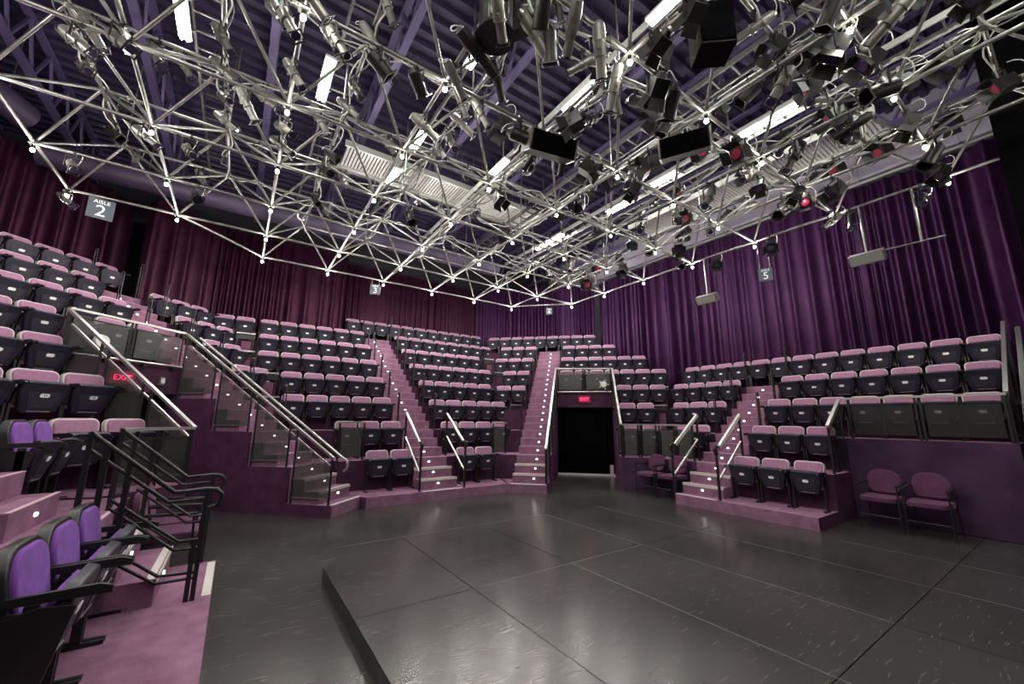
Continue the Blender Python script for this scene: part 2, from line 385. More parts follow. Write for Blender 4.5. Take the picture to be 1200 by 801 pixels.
front_nosing(rD, 'D', -.92, -.12); front_nosing(rC, 'C', -1.45, -.66); front_nosing(rB, 'B', -.46, .40); front_nosing(rL, 'L', .78, 1.6); front_nosing(rA, 'A', .2, 1.1)

# ------------------------------------------------------------------ theatre seats (local x along the row, y outward from the tier edge)
def seat_meshes(fabric, trim, rt=.07):
    W_, Hh = (.40, .44) if rt < .1 else (.435, .485)
    M_ = {}
    tilt = math.radians(10); ey = Vector((0, math.sin(tilt), math.cos(tilt)))
    ex = Vector((1, 0, 0))                         # ex x ey points to -y (towards the stage)
    M_['back_shell'] = MB().panel(rrect(W_, W_ + .035, 0, Hh, .05, rt, 6), (0, .685, .315), ex, ey, .055, inset=.012).mesh('back_shell', trim)
    M_['back_cushion'] = MB().panel(rrect(W_ - .035, W_ if rt < .1 else W_ - .02, .01, Hh - (.02 if rt < .1 else .03), .05, rt - .012, 6), (0, .685, .32), ex, ey, .075, inset=.02).mesh('back_cushion', fabric)
    pt = math.radians(-15); ep = Vector((0, math.sin(pt), math.cos(pt)))
    org = Vector((0, .605, .275)); nn = ex.cross(ep)
    sp = MB().panel(rrect(.34, .452, -.01, .355, .06, .085, 5), org, ex, ep, .06, inset=.022)
    M_['seat_pan'] = sp.mesh('seat_pan', 'navy_shell')
    M_['pan_cushion'] = MB().panel(rrect(.31, .40, .02, .325, .05, .07), org - nn * .027, ex, ep, .026).mesh('pan_cushion', fabric)
    M_['pan_panel'] = MB().panel(rrect(.22, .29, .05, .235, .015, .015, 2), org + nn * .058, ex, ep, .008, inset=.003).mesh('pan_panel', 'navy_panel')
    M_['hinge_strip'] = MB().panel(rrect(.20, .20, .012, .022, .004, .004, 1), org + nn * .054, ex, ep, .012).mesh('hinge_strip', 'silver')
    M_['number_plate'] = MB().panel(rrect(.084, .084, .178, .222, .018, .018, 3), org + nn * .066, ex, ep, .004).mesh('number_plate', 'white_plate')
    for s_, nm in ((-1, 'l'), (1, 'r')):
        x = s_ * .221
        arm = MB().panel([(-.21, .0), (.16, .0), (.17, .02), (.13, .036), (-.16, .046), (-.21, .03)], (x - .014, .55, .565), (0, 1, 0), (0, 0, 1), .028, inset=.006)
        M_['armrest' + nm] = arm.mesh('armrest', 'black_plastic')
        lg = MB().box((x, .60, .28), (.022, .05, .56)).box((x, .58, .012), (.03, .22, .024)).panel([(-.05, -.16), (.06, -.16), (.10, .0), (-.09, 0)], (x - .011, .60, .535), (0, 1, 0), (0, 0, 1), .022)
        M_['leg' + nm] = lg.mesh('leg', 'black_plastic')
    return M_
SM = {'rose': seat_meshes('rose_fabric', 'grey_piping'), 'violet': seat_meshes('violet_cast_fabric', 'black_plastic', .14)}
# text transform helper for number plates
def seat(k, t, r, style, label, number=None, group=None):
    M_ = SM[style]; s = SEC[k]['s']
    root = thing('theatre_seat', label, 'seat', P(k, t, fa(k, r) + (.055 if k == 'A' else 0), fz(k, r) + .002), rot(k), group)
    root.scale = (s, s, s)
    b = link('back_shell', M_['back_shell'], root); link('back_cushion', M_['back_cushion'], b)
    p = link('seat_pan', M_['seat_pan'], root)
    for n in ('pan_cushion', 'pan_panel', 'hinge_strip', 'number_plate'): link(n, M_[n], p)
    for n in 'lr': link('armrest', M_['armrest' + n], root); link('leg', M_['leg' + n], root)
    if k == 'A' and r == 0 and t < -.9:
        obj('end_panel', MB().panel([(.02, -.5), (.12, -.5), (.15, 0), (.02, .035), (-.10, .02)], (-.262, .55, .52), (0, 1, 0), (0, 0, 1), .024, inset=.008), 'black_plastic', root)
    if number:
        pt = math.radians(-15); ep = Vector((0, math.sin(pt), math.cos(pt))); ex = Vector((1, 0, 0)); nn = ex.cross(ep)
        o = link('seat_number', text_mesh('seat_number', number, .034, 'ink', .0008), p)
        pos = Vector((0, .605, .275)) + ep * .201 + nn * .0715
        o.matrix_local = Matrix(((ex.x, ep.x, nn.x, pos.x), (ex.y, ep.y, nn.y, pos.y), (ex.z, ep.z, nn.z, pos.z), (0, 0, 0, 1)))
    return root
def run(t0, n, d=.48): return [t0 + d * i for i in range(n)]
Ls = lambda ts: [1.05 * t + .272 for t in ts]
SEATS = {
 'D': {0: [[], [.15, .64, 1.15]], 1: [[-1.68, -1.2], run(.15, 3)], 2: [run(-2.17, 3), run(.15, 7)], 3: [run(-2.66, 4), run(.15, 7)], 4: [run(-2.76, 13, .4825)]},
 'C': {1: [[], [1.36, 1.85]], 2: [[], [1.36, 1.84]], 3: [[-2.28, -1.8], run(1.36, 3)], 4: [[-2.26, -1.78], run(-.36, 7)], 5: [run(-2.72, 3), run(-.36, 6)], 6: [run(-2.71, 3), run(-.33, 4)], 7: [run(-3.41, 9)]},
 'B': {0: [[-1.19, -.70], [.82, 1.31]], 1: [run(-1.67, 3, .49), run(.79, 4, .49)], 2: [run(-2.65, 5, .49), run(.79, 5, .49)], 3: [run(-2.66, 5, .495), run(.79, 5, .49)],
       4: [run(-3.15, 6, .493), run(.78, 6, .487)], 5: [run(-3.15, 6, .493), run(.78, 6, .49)], 6: [[-4.22, -3.73] + run(-3.15, 6, .493), run(.78, 8, .488)], 7: [run(-.69, 11, .488)]},
 'L': {1: [Ls([-2.0, -1.52]), []], 2: [Ls([-2.44, -1.96, -1.5]), []], 3: [Ls([-2.01, -1.53]), Ls([1.64, 2.12])], 4: [Ls([-2.17, -1.69, -1.21]) + Ls([-.27, .21]), Ls([1.64, 2.12])],
       5: [Ls(run(-2.17, 6)), Ls([1.64, 2.13, 2.62])], 6: [Ls(run(-1.70, 5)), Ls([1.64, 2.12, 2.59])], 7: [Ls(run(-1.36, 6))]},
 'A': {0: [run(-.99, 3, .485), []], 1: [[], [1.42, 1.905]], 2: [[], [1.42, 1.905]], 3: [[], [1.42, 1.905]]}}
STN = {'D': 'right-hand block', 'C': 'far corner block', 'B': 'back block', 'L': 'left corner block', 'A': 'near left block'}
for k, rows in SEATS.items():
    for r, halves in rows.items():
        for h, ts in enumerate(halves):
            for i, t in enumerate(ts):
                n = len(ts)
                side = '' if len(halves) == 1 else (' left of the stairs' if h == 0 else ' right of the stairs')
                colr = 'violet' if k == 'A' else 'mauve'
                pos = 'only' if n == 1 else (ORD[i + 1] + ' from left')
                lab = f'{colr} theatre seat, {pos}, row {["one","two","three","four","five","six","seven","eight"][r]}, {STN[k]},{side.replace(" the", "")}'.rstrip(',')
                num = {(2, -1.96): '33', (2, -1.5): '32'}.get((r, round((t - .272) / 1.05, 2))) if k == 'L' else None
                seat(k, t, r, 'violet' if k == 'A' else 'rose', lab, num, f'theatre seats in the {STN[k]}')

# ------------------------------------------------------------------ stacking chairs on the floor
def stack_chair(x, y, rz, label, z=0):
    root = thing('stacking_chair', label, 'chair', (x, y, z), rz, 'stacking chairs on the stage floor')
    # faces -y locally
    ex = Vector((1, 0, 0))
    seat_ = MB().panel(rrect(.44, .46, -.23, .23, .08, .06), (0, 0, .41), ex, Vector((0, 1, 0)), .065, inset=.02); obj('seat', seat_, 'plum_fabric', root)
    t_ = math.radians(10); ey = Vector((0, math.sin(t_), math.cos(t_)))
    obj('backrest', MB().panel(rrect(.40, .42, 0, .36, .10, .17, 6), (0, .24, .49), ex, ey, .05, inset=.018), 'plum_fabric', root)
    for sx in (-1, 1):
        obj('leg', MB().tube([(sx * .235, -.21, 0), (sx * .235, -.20, .42), (sx * .235, -.19, .63)], .011), 'black_metal', root)
        obj('leg', MB().tube([(sx * .235, .30, 0), (sx * .225, .22, .42), (sx * .20, .27, .62)], .011), 'black_metal', root)
        obj('armrest', MB().beam((sx * .235, -.22, .64), (sx * .225, .22, .66), .04, .025), 'black_plastic', root)
        obj('side_rail', MB().tube([(sx * .235, -.2, .40), (sx * .228, .23, .40)], .01), 'black_metal', root)
    obj('cross_rail', MB().tube([(-.235, -.205, .2), (.235, -.205, .2)], .008), 'black_metal', root)
    return root
stack_chair(8.42, 2.13, math.radians(-90), 'plum stacking chair against the violet right wall, beside the seating riser')
stack_chair(8.42, 1.60, math.radians(-90), 'plum stacking chair against the violet right wall, farther from the riser')
stack_chair(7.72, 5.84, math.radians(-90), 'plum stacking chair under the guard panels, nearer the curtained doorway')
stack_chair(7.72, 5.31, math.radians(-90), 'plum stacking chair under the guard panels, nearer the right-hand stairs')
stack_chair(-.42, 5.50, math.radians(90), 'plum stacking chair behind the black railings, nearer the camera')
stack_chair(-.42, 6.02, math.radians(90), 'plum stacking chair behind the black railings, farther from the camera')

# ------------------------------------------------------------------ guards, handrails, hoops
def guard(label, line, zt, zb, npan, panel='smoked_panel', cap='silver', name='guard_rail', endposts=(1, 1)):
    """straight guard between two plan points; zt/zb give heights at both ends; parts: rail, mid rail, posts, panels"""
    p0, p1 = Vector((*line[0], 0)), Vector((*line[1], 0)); d = p1 - p0; L = d.length
    root = thing(name, label, 'railing', (p0.x, p0.y, zb[0]))
    off = -Vector((p0.x, p0.y, zb[0]))
    at = lambda f, z: p0 + d * f + Vector((0, 0, z)) + off
    zT = lambda f: zt[0] + (zt[1] - zt[0]) * f
    def zB(f): return zb[0] + (zb[1] - zb[0]) * f
    obj('rail', MB().beam(at(0, zt[0]), at(1, zt[1]), .05, .035), cap, root)
    if zt[0] - zb[0] > .3: obj('mid_rail', MB().beam(at(0, zt[0] - .11), at(1, zt[1] - .11), .022, .022), 'black_metal', root)
    fs = [i / npan for i in range(npan + 1)]
    for i, f in enumerate(fs):
        for e in ((.018,) if i == 0 else (-.018,) if i == npan else (-.018, .018)):
            ff = f + e * 1.6 / L
            obj('post', MB().beam(at(ff, zB(ff)), at(ff, zT(ff) - .01), .03, .03), 'black_metal', root)
    for i in range(npan):
        f0, f1 = fs[i] + .07 / L, fs[i + 1] - .07 / L
        a, b = at(f0, zB(f0) + .07), at(f1, zB(f1) + .07); c, e = at(f1, zT(f1) - .13), at(f0, zT(f0) - .13)
        n = d.cross(Vector((0, 0, 1))).normalized() * .004
        mb = MB(); mb.add([v - n for v in (a, b, c, e)] + [v + n for v in (a, b, c, e)], [(0, 1, 2, 3), (7, 6, 5, 4), (0, 4, 5, 1), (1, 5, 6, 2), (2, 6, 7, 3), (3, 7, 4, 0)])
        obj('panel', mb, panel, root)
    return root
def sloped_guard(label, k, t, segs, zs, cap='silver', panel='smoked_panel', hand=None):
    """stepped guard along a passage wall: segs = [(a_out, a_in, z_sill)], top rail runs from zs[0] at the first a to zs[1] at the last"""
    A0, A1 = segs[0][0], segs[-1][1]; ztop = lambda a: zs[0] + (zs[1] - zs[0]) * (a - A0) / (A1 - A0)
    base = P(k, t, A1, segs[-1][2]); root = thing('guard_rail', label, 'railing', base); off = -base
    obj('rail', MB().beam(P(k, t, A0, zs[0]) + off, P(k, t, A1, zs[1]) + off, .05, .035), cap, root)
    obj('mid_rail', MB().beam(P(k, t, A0 - .12, ztop(A0 - .12) - .16) + off, P(k, t, A1 + .06, ztop(A1 + .06) - .16) + off, .025, .025), 'silver', root)
    for (a, b, z) in segs:
        for e in (a - .03, b + .03): obj('post', MB().beam(P(k, t, e, z) + off, P(k, t, e, ztop(e) - .01) + off, .032, .032), 'black_metal', root)
        q = [P(k, t, a - .06, z + .10) + off, P(k, t, b + .06, z + .10) + off, P(k, t, b + .06, ztop(b + .06) - .2) + off, P(k, t, a - .06, ztop(a - .06) - .2) + off]
        n = Vector((*ax(k)[1], 0)) * .004
        mb = MB(); mb.add([v - n for v in q] + [v + n for v in q], [(0, 1, 2, 3), (7, 6, 5, 4), (0, 4, 5, 1), (1, 5, 6, 2), (2, 6, 7, 3), (3, 7, 4, 0)])
        obj('panel', mb, panel, root)
        obj('bottom_rail', MB().beam(P(k, t, a - .04, z + .1) + off, P(k, t, b + .04, z + .1) + off, .02, .02), 'silver', root)
    if hand:
        dt, up = hand
        th = t + dt
        pts = [P(k, th, A0 - .2, ztop(A0 - .2) + up) + off, P(k, th, A1 - .12, ztop(A1 - .12) + up) + off]
        end = pts[-1]; o = Vector((*ax(k)[0], 0)); sl = (zs[0] - zs[1]) / (A0 - A1)
        for q in range(1, 9):
            an = math.radians(-40 - q * 22); pts.append(end + Vector((0, 0, -.10)) + o * (-.075 * math.sin(math.radians(q * 22)) ) + Vector((0, 0, .10 * math.cos(math.radians(q * 22)))))
        obj('handrail', MB().tube(pts, .02), 'silver', root)
        for f in (.12, .38, .64, .9):
            a_ = A0 + (A1 - A0) * f; obj('bracket', MB().tube([P(k, t, a_, ztop(a_) - .06) + off, P(k, th, a_, ztop(a_) + up - .03) + off], .01), 'black_metal', root)
    return root
zL = lambda r: fz('L', r); aL = lambda r: fa('L', r)
sloped_guard('long sloping silver handrail with smoked panels beside the left aisle stairs', 'L', VLft[1] + .02,
             [(aL(4), aL(3) + .05, zL(3)), (aL(3) - .04, aL(2) + .05, zL(2)), (aL(2) - .04, aL(1) + .05, zL(1)), (aL(1) - .04, aL(0) + .05, zL(0))], (3.16, .93), hand=(.10, .07))
sloped_guard('sloping silver rail with smoked panels on the near side of the left exit passage', 'L', VLft[0] - .02,
             [(aL(4), aL(3) + .05, zL(3)), (aL(3) - .04, aL(2) + .05, zL(2)), (aL(2) - .04, aL(1) + .0, zL(1))], (3.16, 1.45))
zC = lambda r: fz('C', r); aC = lambda r: fa('C', r)
sloped_guard('sloping silver rail between the narrow stairs and the curtained doorway', 'C', VC[0] - .02,
             [(aC(4), aC(3) + .05, zC(3)), (aC(3) - .04, aC(2) + .05, zC(2)), (aC(2) - .04, aC(1) + .05, zC(1)), (aC(1) - .04, aC(0) + .03, zC(0))], (3.17, .95))
sloped_guard('sloping silver rail on the right side of the curtained doorway', 'C', VC[1] + .02,
             [(aC(4), aC(3) + .05, zC(3)), (aC(3) - .04, aC(2) + .05, zC(2)), (aC(2) - .04, aC(1) + .03, zC(1))], (3.15, 1.50))
guard('smoked guard panels above the curtained doorway in the far corner', (XY('C', VC[0], aC(4) + .02), XY('C', VC[1], aC(4) + .02)), (3.17, 3.15), (zC(4),) * 2, 2)
guard('smoked guard panels above the left exit passage with the red sign', (XY('L', VLft[0], aL(4) + .02), XY('L', VLft[1], aL(4) + .02)), (3.18, 3.17), (zL(4),) * 2, 2)
guard('guard panels behind the two stacking chairs right of the doorway', (XY('C', VC[1] + .03, aC(1) + .04), XY('C', TAN * (aC(1) + .04), aC(1) + .04)), (1.50, 1.50), (zC(1),) * 2, 2)
guard('guard panels left of the right-hand stairs, above the stacking chairs', (XY('D', -TAN * (fa('D', 1) + .04) + .03, fa('D', 1) + .04), XY('D', -.96, fa('D', 1) + .04)), (1.50, 1.50), (fz('D', 1),) * 2, 2)
guard('long mesh guard panels above the violet right wall', (XY('D', 1.5, fa('D', 2) + .03), XY('D', 3.33, fa('D', 2) + .03)), (2.0, 2.0), (fz('D', 2),) * 2, 2, 'mesh_panel')
guard('short sloping mesh guard at the end of the right-hand front rows', (XY('D', 1.42, fa('D', 1) + .08), XY('D', 1.42, fa('D', 2) - .03)), (1.52, 1.98), (fz('D', 1),) * 2, 1, 'mesh_panel')
guard('guard panel at the left end of the back block second row', (XY('B', -1.95, fa('B', 1) + .04), XY('B', -1.42, fa('B', 1) + .04)), (1.51, 1.51), (fz('B', 1),) * 2, 1)
guard('guard panel at the right end of the back block second row', (XY('B', 1.62, fa('B', 1) + .04), XY('B', 2.05, fa('B', 1) + .04)), (1.51, 1.51), (fz('B', 1),) * 2, 1)
guard('mesh guard panels at the corner above the stacking chairs on the left', (XY('L', -1.90, aL(1) - .02), XY('L', VLft[0] - .05, aL(1) - .02)), (1.45, 1.45), (zL(1),) * 2, 2, 'mesh_panel')
guard('mesh guard panel behind the black railings in the left foreground', (XY('A', 1.2, fa('A', 1) + .04), XY('A', 1.93, fa('A', 1) + .04)), (1.45, 1.45), (fz('A', 1),) * 2, 1, 'mesh_panel')
# tall guard end post at the right edge
zD = lambda r: fz('D', r); aD = lambda r: fa('D', r)
sloped_guard('sloping pale end rail at the far right end of the top rows', 'D', 3.33, [(aD(5) - .6, aD(4) + .03, zD(4)), (aD(4) - .03, aD(3) + .03, zD(3)), (aD(3) - .03, aD(2) + .03, zD(2))], (3.32, 2.02), panel='mesh_panel')
rr = thing('stair_railing', 'black raking rail at the right edge beyond the violet wall', 'railing', P('D', 3.56, 3.4, 0))
bo = -P('D', 3.56, 3.4, 0)
obj('handrail', MB().beam(P('D', 3.56, 5.5, 2.94) + bo, P('D', 3.56, 3.3, 1.2) + bo, .05, .05), 'black_metal', rr)
obj('rail', MB().beam(P('D', 3.56, 5.5, 2.5) + bo, P('D', 3.56, 3.3, .76) + bo, .03, .03), 'black_metal', rr)
for a_ in (3.4, 4.1, 4.8, 5.45): obj('post', MB().beam(P('D', 3.56, a_, 0) + bo, P('D', 3.56, a_, 1.2 + (a_ - 3.3) * .79) + bo, .04, .04), 'black_metal', rr)
# row-end rails: low carpeted returns and pale rails where two blocks meet
def junction(k, r, t, wd, label):
    z = fz(k, r); a = fa(k, r)
    root = thing('row_end_rail', label, 'railing', P(k, t, a + .48, z), rot(k), 'row end rails between seating blocks')
    obj('rail', MB().box((0, 0, .69), (wd, .045, .03)), 'silver', root)
    obj('board', MB().box((0, .015, .60), (wd, .02, .12)), 'black_plastic', root)
    obj('kick_board', MB().box((wd * .08, .03, .24), (wd * .5, .03, .48)), 'kick_carpet', root)
    for sx in (-1, 1): obj('post', MB().box((sx * wd * .42, .01, .34), (.03, .03, .68)), 'black_metal', root)
RN = ["", "", "three", "four", "five", "six", "seven"]
for r, t in ((2, 3.24), (3, 3.22), (4, 3.70), (5, 3.72)): junction('B', r, t, .40, f'pale rail closing row {RN[r]} between back block and far corner block')
for r, t in ((2, -3.14), (3, -3.16), (4, -3.66), (5, -3.68)): junction('B', r, t, .42, f'pale rail closing row {RN[r]} between left corner block and back block')
for r, t in ((2, -2.64), (3, -3.12)): junction('D', r, t, .40, f'pale rail closing row {RN[r]} between far corner block and right-hand block')
# aisle hoops
hoop_me = None
def hoop(k, t, r, label):
    global hoop_me
    if not hoop_me:
        pts = [(0, -.035, 0), (0, -.035, .86)] + [(0, -.035 + .035 * (1 - math.cos(math.radians(a))), .86 + .035 * math.sin(math.radians(a))) for a in (30, 60, 90, 120, 150)] + [(0, .035, .86), (0, .035, 0)]
        h1 = MB().tube(pts, .0135, 6); hoop_me = (h1.mesh('hoop', 'black_metal'), MB().tube([(0, -.03, .885), (0, 0, .898), (0, .03, .885)], .014, 6).mesh('cap', 'silver'), MB().box((0, 0, .006), (.06, .14, .012)).mesh('foot_plate', 'black_metal'))
    root = thing('aisle_hoop', label, 'handrail', P(k, t, fa(k, r) + .22, fz(k, r) + .002), rot(k), 'hoop handrails beside the aisle stairs')
    link('hoop', hoop_me[0], root); link('cap', hoop_me[1], root); link('foot_plate', hoop_me[2], root)
RW = ['one', 'two', 'three', 'four', 'five', 'six', 'seven', 'eight']
for k, nm, tt in (('D', 'right-hand stairs', ((-.99, 'left', range(2, 5)), (-.05, 'right', range(2, 5)))), ('C', 'stairs left of the doorway', ((-1.51, 'left', range(2, 8)), (-.58, 'right', range(5, 8)))),
                  ('B', 'back block stairs', ((-.43, 'left', range(2, 8)), (.51, 'right', range(2, 8)))), ('L', 'stairs behind the sloping handrail', ((1.72, 'right', range(2, 8)), (.80, 'left', range(5, 8))))):
    for t, sd, rr in tt:
        for r in rr: hoop(k, t, r, f'slim black hoop rail {sd} of the {nm}, row {RW[r]}')
# short silver handrails at the foot of two stairs
def foot_rail(k, t, label):
    a0 = fa(k, 0); root = thing('stair_handrail', label, 'handrail', P(k, t, a0 + .06, Z0), rot(k))
    z = lambda a: .95 + (a - .12) * .69
    obj('handrail', MB().beam((0, .10, z(.10)), (0, .98, z(.98)), .05, .03), 'silver', root)
    obj('handrail', MB().beam((.035, .12, z(.12) - .03), (.035, .98, z(.98) - .03), .02, .02), 'silver', root)
    obj('knob', MB().tube([(0, .10, z(.1)), (0, -.02, z(.1)), (0, -.07, z(.1) - .05), (0, -.03, z(.1) - .12), (0, .05, z(.1) - .12)], .022), 'black_metal', root)
    obj('post', MB().box((0, .0, .47), (.035, .035, .93)), 'black_metal', root)
    obj('post', MB().box((0, .96, (.56 + z(.96)) / 2), (.035, .035, z(.96) - .56)), 'black_metal', root)
    obj('lower_rail', MB().beam((0, .02, z(0) - .52), (0, .94, z(.94) - .5), .03, .025), 'silver', root)
foot_rail('D', -.97, 'short silver handrail left of the right-hand stairs'); foot_rail('D', -.06, 'short silver handrail right of the right-hand stairs')
foot_rail('B', -.52, 'short silver handrail left of the back block stairs'); foot_rail('B', .47, 'short silver handrail right of the back block stairs')
# black railings in the left foreground
def black_railing(y, label):
    root = thing('stair_railing', label, 'railing', (-.12, y, Z0)); o = Vector((.12, -y, -Z0))
    V3 = lambda x, z: Vector((x, y, z)) + o
    obj('handrail', MB().tube([V3(-.87, 1.47), V3(-.33, 1.0), V3(-.12, 1.01), V3(-.06, 1.0), V3(-.025, .965), V3(-.02, .92), V3(-.05, .875), V3(-.11, .86)], .018), 'black_metal', root)
    obj('rail', MB().tube([V3(-.85, 1.34), V3(-.36, .93), V3(-.12, .94)], .014), 'black_metal', root)
    obj('rail', MB().tube([V3(-.69, .98), V3(-.26, .63), V3(-.12, .63)], .012), 'black_metal', root)
    obj('rail', MB().tube([V3(-.69, .92), V3(-.28, .57), V3(-.12, .57)], .012), 'black_metal', root)
    obj('rail', MB().tube([V3(-.60, .60), V3(-.35, .40), V3(-.13, .39)], .012), 'black_metal', root)
    obj('rail', MB().tube([V3(-.60, .53), V3(-.36, .35), V3(-.13, .35)], .012), 'black_metal', root)
    for x, z0, z1 in ((-.86, .75, 1.47), (-.76, .75, 1.36), (-.62, .56, 1.24), (-.12, Z0, 1.0), (-.16, Z0, .62)):
        obj('post', MB().box((V3(x, (z0 + z1) / 2)), (.032, .032, z1 - z0)), 'black_metal', root)
black_railing(4.22, 'black tubular stair railing in the left foreground, nearer the violet seats')
black_railing(5.22, 'black tubular stair railing in the left foreground, nearer the exit passage')

# ------------------------------------------------------------------ doorways with exit signs
def doorway(k, tl, tr, label_c, label_s):
    a4 = fa(k, 4); z4 = fz(k, 4); wd = tr - tl; tm = (tl + tr) / 2
    mb = MB(); n = 60; vs = []
    for i in range(n + 1):
        x = -wd / 2 + wd * i / n; yy = .18 + .03 * math.sin(i * 1.3) + .015 * math.sin(i * .47)
        vs += [(x * .99, yy, .04), (x * .99, yy, 1.97)]
    mb.add(vs, [(2 * i, 2 * i + 2, 2 * i + 3, 2 * i + 1) for i in range(n)], None, True)
    o = obj('door_curtain', mb, 'black_drape', None, P(k, tm, a4, 0), rot(k)); tag(o, label_c, 'curtain')
    t = obj('trim_1' if k == 'C' else 'trim_2', MB().box((0, .08, .025), (wd, .05, .05)), 'nosing', None, P(k, tm, a4, 0), rot(k)); t['kind'] = 'structure'
    s = thing('exit_sign', label_s, 'sign', P(k, tm - (.0 if k == 'C' else .08), a4 - .03, 2.22), rot(k))
    obj('housing', MB().box((0, 0, 0), (.36, .05, .20)), 'exit_dark', s)
    e = link('letters', text_mesh('letters', 'EXIT', .13, 'exit_red', .004), s); e.rotation_euler = (math.pi / 2, 0, 0); e.location = (0, -.03, -.005)
doorway('C', VC[0], VC[1], 'black curtain closing the doorway in the far corner', 'small red lit EXIT sign above the far doorway')
doorway('L', VLft[0], VLft[1], 'black curtain closing the left exit passage', 'red lit EXIT sign seen through the left guard panels')
tag(obj('kick_board', MB().box((0, 0, .16), (.10, .02, .32)).box((.03, -.03, .02), (.16, .05, .04)), 'carpet_edge', None, P('C', .93, fa('C', 4) - .02, 0), rot('C')), 'small pale pink upright board at the right foot of the far doorway', 'board')
# pale pipe with clamps across both doorway heads
for k, tl, tr, nm in (('C', VC[0], VC[1], 'far doorway'), ('L', VLft[0], VLft[1], 'left exit passage')):
    root = thing('lighting_pipe', f'pale horizontal pipe with clamps across the {nm} head', 'pipe', P(k, (tl + tr) / 2, fa(k, 4) - .06, fz(k, 4) + .0), rot(k))
    wd = tr - tl; obj('pipe', MB().cyl((-wd / 2 + .03, 0, 0), (wd / 2 - .03, 0, 0), .022), 'silver', root)
    for f in (-.42, -.2, -.05, .12, .4): obj('clamp', MB().box((f * wd, .02, -.02), (.05, .07, .08)), 'lamp_black', root)
mb = thing('round_lamp', 'small round white lamp fixed to the guard above the far doorway', 'lamp', P('C', .78, fa('C', 4) - .05, 2.66), rot('C'))
obj('reflector', MB().cyl((0, 0, 0), (0, -.05, 0), .10, .085, 16), 'box_white', mb); obj('ring', MB().cyl((0, .02, 0), (0, -.01, 0), .12, .12, 16), 'lamp_black', mb)
for a in range(5): obj('lug', MB().box((.13 * math.cos(a * 1.25), 0, .13 * math.sin(a * 1.25)), (.035, .03, .035)), 'box_white', mb)
mb = thing('round_lamp', 'small round white lamp behind the left smoked guard panel', 'lamp', P('L', -.62, fa('L', 4) - .05, 2.75), rot('L'))
obj('reflector', MB().cyl((0, 0, 0), (0, -.05, 0), .11, .095, 16), 'box_white', mb); obj('ring', MB().cyl((0, .02, 0), (0, -.01, 0), .13, .13, 16), 'lamp_black', mb)
mb = thing('junction_box', 'small grey electrical box on the plum wall under the pipe', 'box', P('L', .42, fa('L', 4) - .02, 2.22), rot('L'))
obj('body', MB().box((0, 0, 0), (.09, .06, .14)), 'lamp_grey', mb); obj('cover', MB().box((0, -.035, .01), (.06, .012, .09)), 'box_white', mb)

# ------------------------------------------------------------------ pleated curtains
def curtain(label, path, z0, z1, m='curtain', amp=.07, pitch=.26, seed=1, name='stage_curtain'):
    rnd = random.Random(seed); pts = [Vector((*p, 0)) for p in path]
    base = Vector((pts[0].x, pts[0].y, z0)); mb = MB(); cols = []
    s = 0.0; ph = 0.0
    for a, b in zip(pts[:-1], pts[1:]):
        d = b - a; L = d.length; n = max(2, int(L / .035)); nn = Vector((-d.y, d.x, 0)).normalized()
        for i in range(n):
            f = i / n; ds = L / n; ph += ds / (pitch * (1 + .45 * math.sin(s * 1.7 + seed) + .25 * math.sin(s * 4.1))) * 2 * math.pi; s += ds
            cols.append((a + d * f, nn, ph, s))
    cols.append((pts[-1], nn, ph, s))
    hs = [0, .12, .3, .5, .7, .88, 1]
    for (p, nn, ph, s) in cols:
        for h in hs:
            A = amp * (1.15 - .45 * h) * (1 + .4 * math.sin(s * .9 + seed * 2)); sway = .05 * (1 - h) * math.sin(s * 1.3 + seed)
            o = A * (1 - 2 * abs(math.sin(ph / 2)) ** .8 + .25 * math.sin(ph * .37 + h)) + sway
            v = p + nn * o + Vector((0, 0, z0 + (z1 - z0) * h)) - base; mb.v.append(tuple(v))
    q = len(hs)
    for i in range(len(cols) - 1):
        for j in range(q - 1):
            mb.f.append((i * q + j, (i + 1) * q + j, (i + 1) * q + j + 1, i * q + j + 1)); mb.mi.append(0); mb.sm.append(True)
    o = obj(name, mb, m, None, base); return tag(o, label, 'curtain', 'purple curtains round the house')
CT = 7.05
curtain('tall purple pleated curtain along the right wall behind the right-hand seats', [(11.58, -3.0), (11.58, 10.80)], 0, CT, seed=2, amp=.13, pitch=.30, m='violet_curtain')
curtain('purple pleated curtain across the far corner behind the doorway rows', [(11.50, 10.95), (7.98, 14.47)], 0, CT, seed=3, amp=.09, pitch=.22, m='violet_curtain')
curtain('dark purple curtain behind the right half of the back block', [(7.93, 14.47), (2.64, 14.47)], 0, CT, seed=4, amp=.07, pitch=.19)
curtain('dark purple curtain behind the left half of the back block', [(2.60, 14.40), (2.58, 13.75), (-.93, 13.75)], 0, CT, seed=5, amp=.12, pitch=.30)
curtain('reddish purple curtain behind the seats right of the left stairs', [(-.98, 13.78), XY('L', 1.95, 10.2), XY('L', 1.93, 10.62)], 0, CT, seed=6, amp=.13, pitch=.34)
curtain('dark purple curtain behind the left corner block, under the number two sign', [XY('L', 1.95, 11.05), XY('L', -4.3, 11.05)], 0, CT, seed=7, amp=.13, pitch=.36)
curtain('dark curtain along the left wall beside the near left block', [XY('L', -4.35, 11.05), (-7.2, -3.0)], 0, CT, seed=8, amp=.08, pitch=.33)
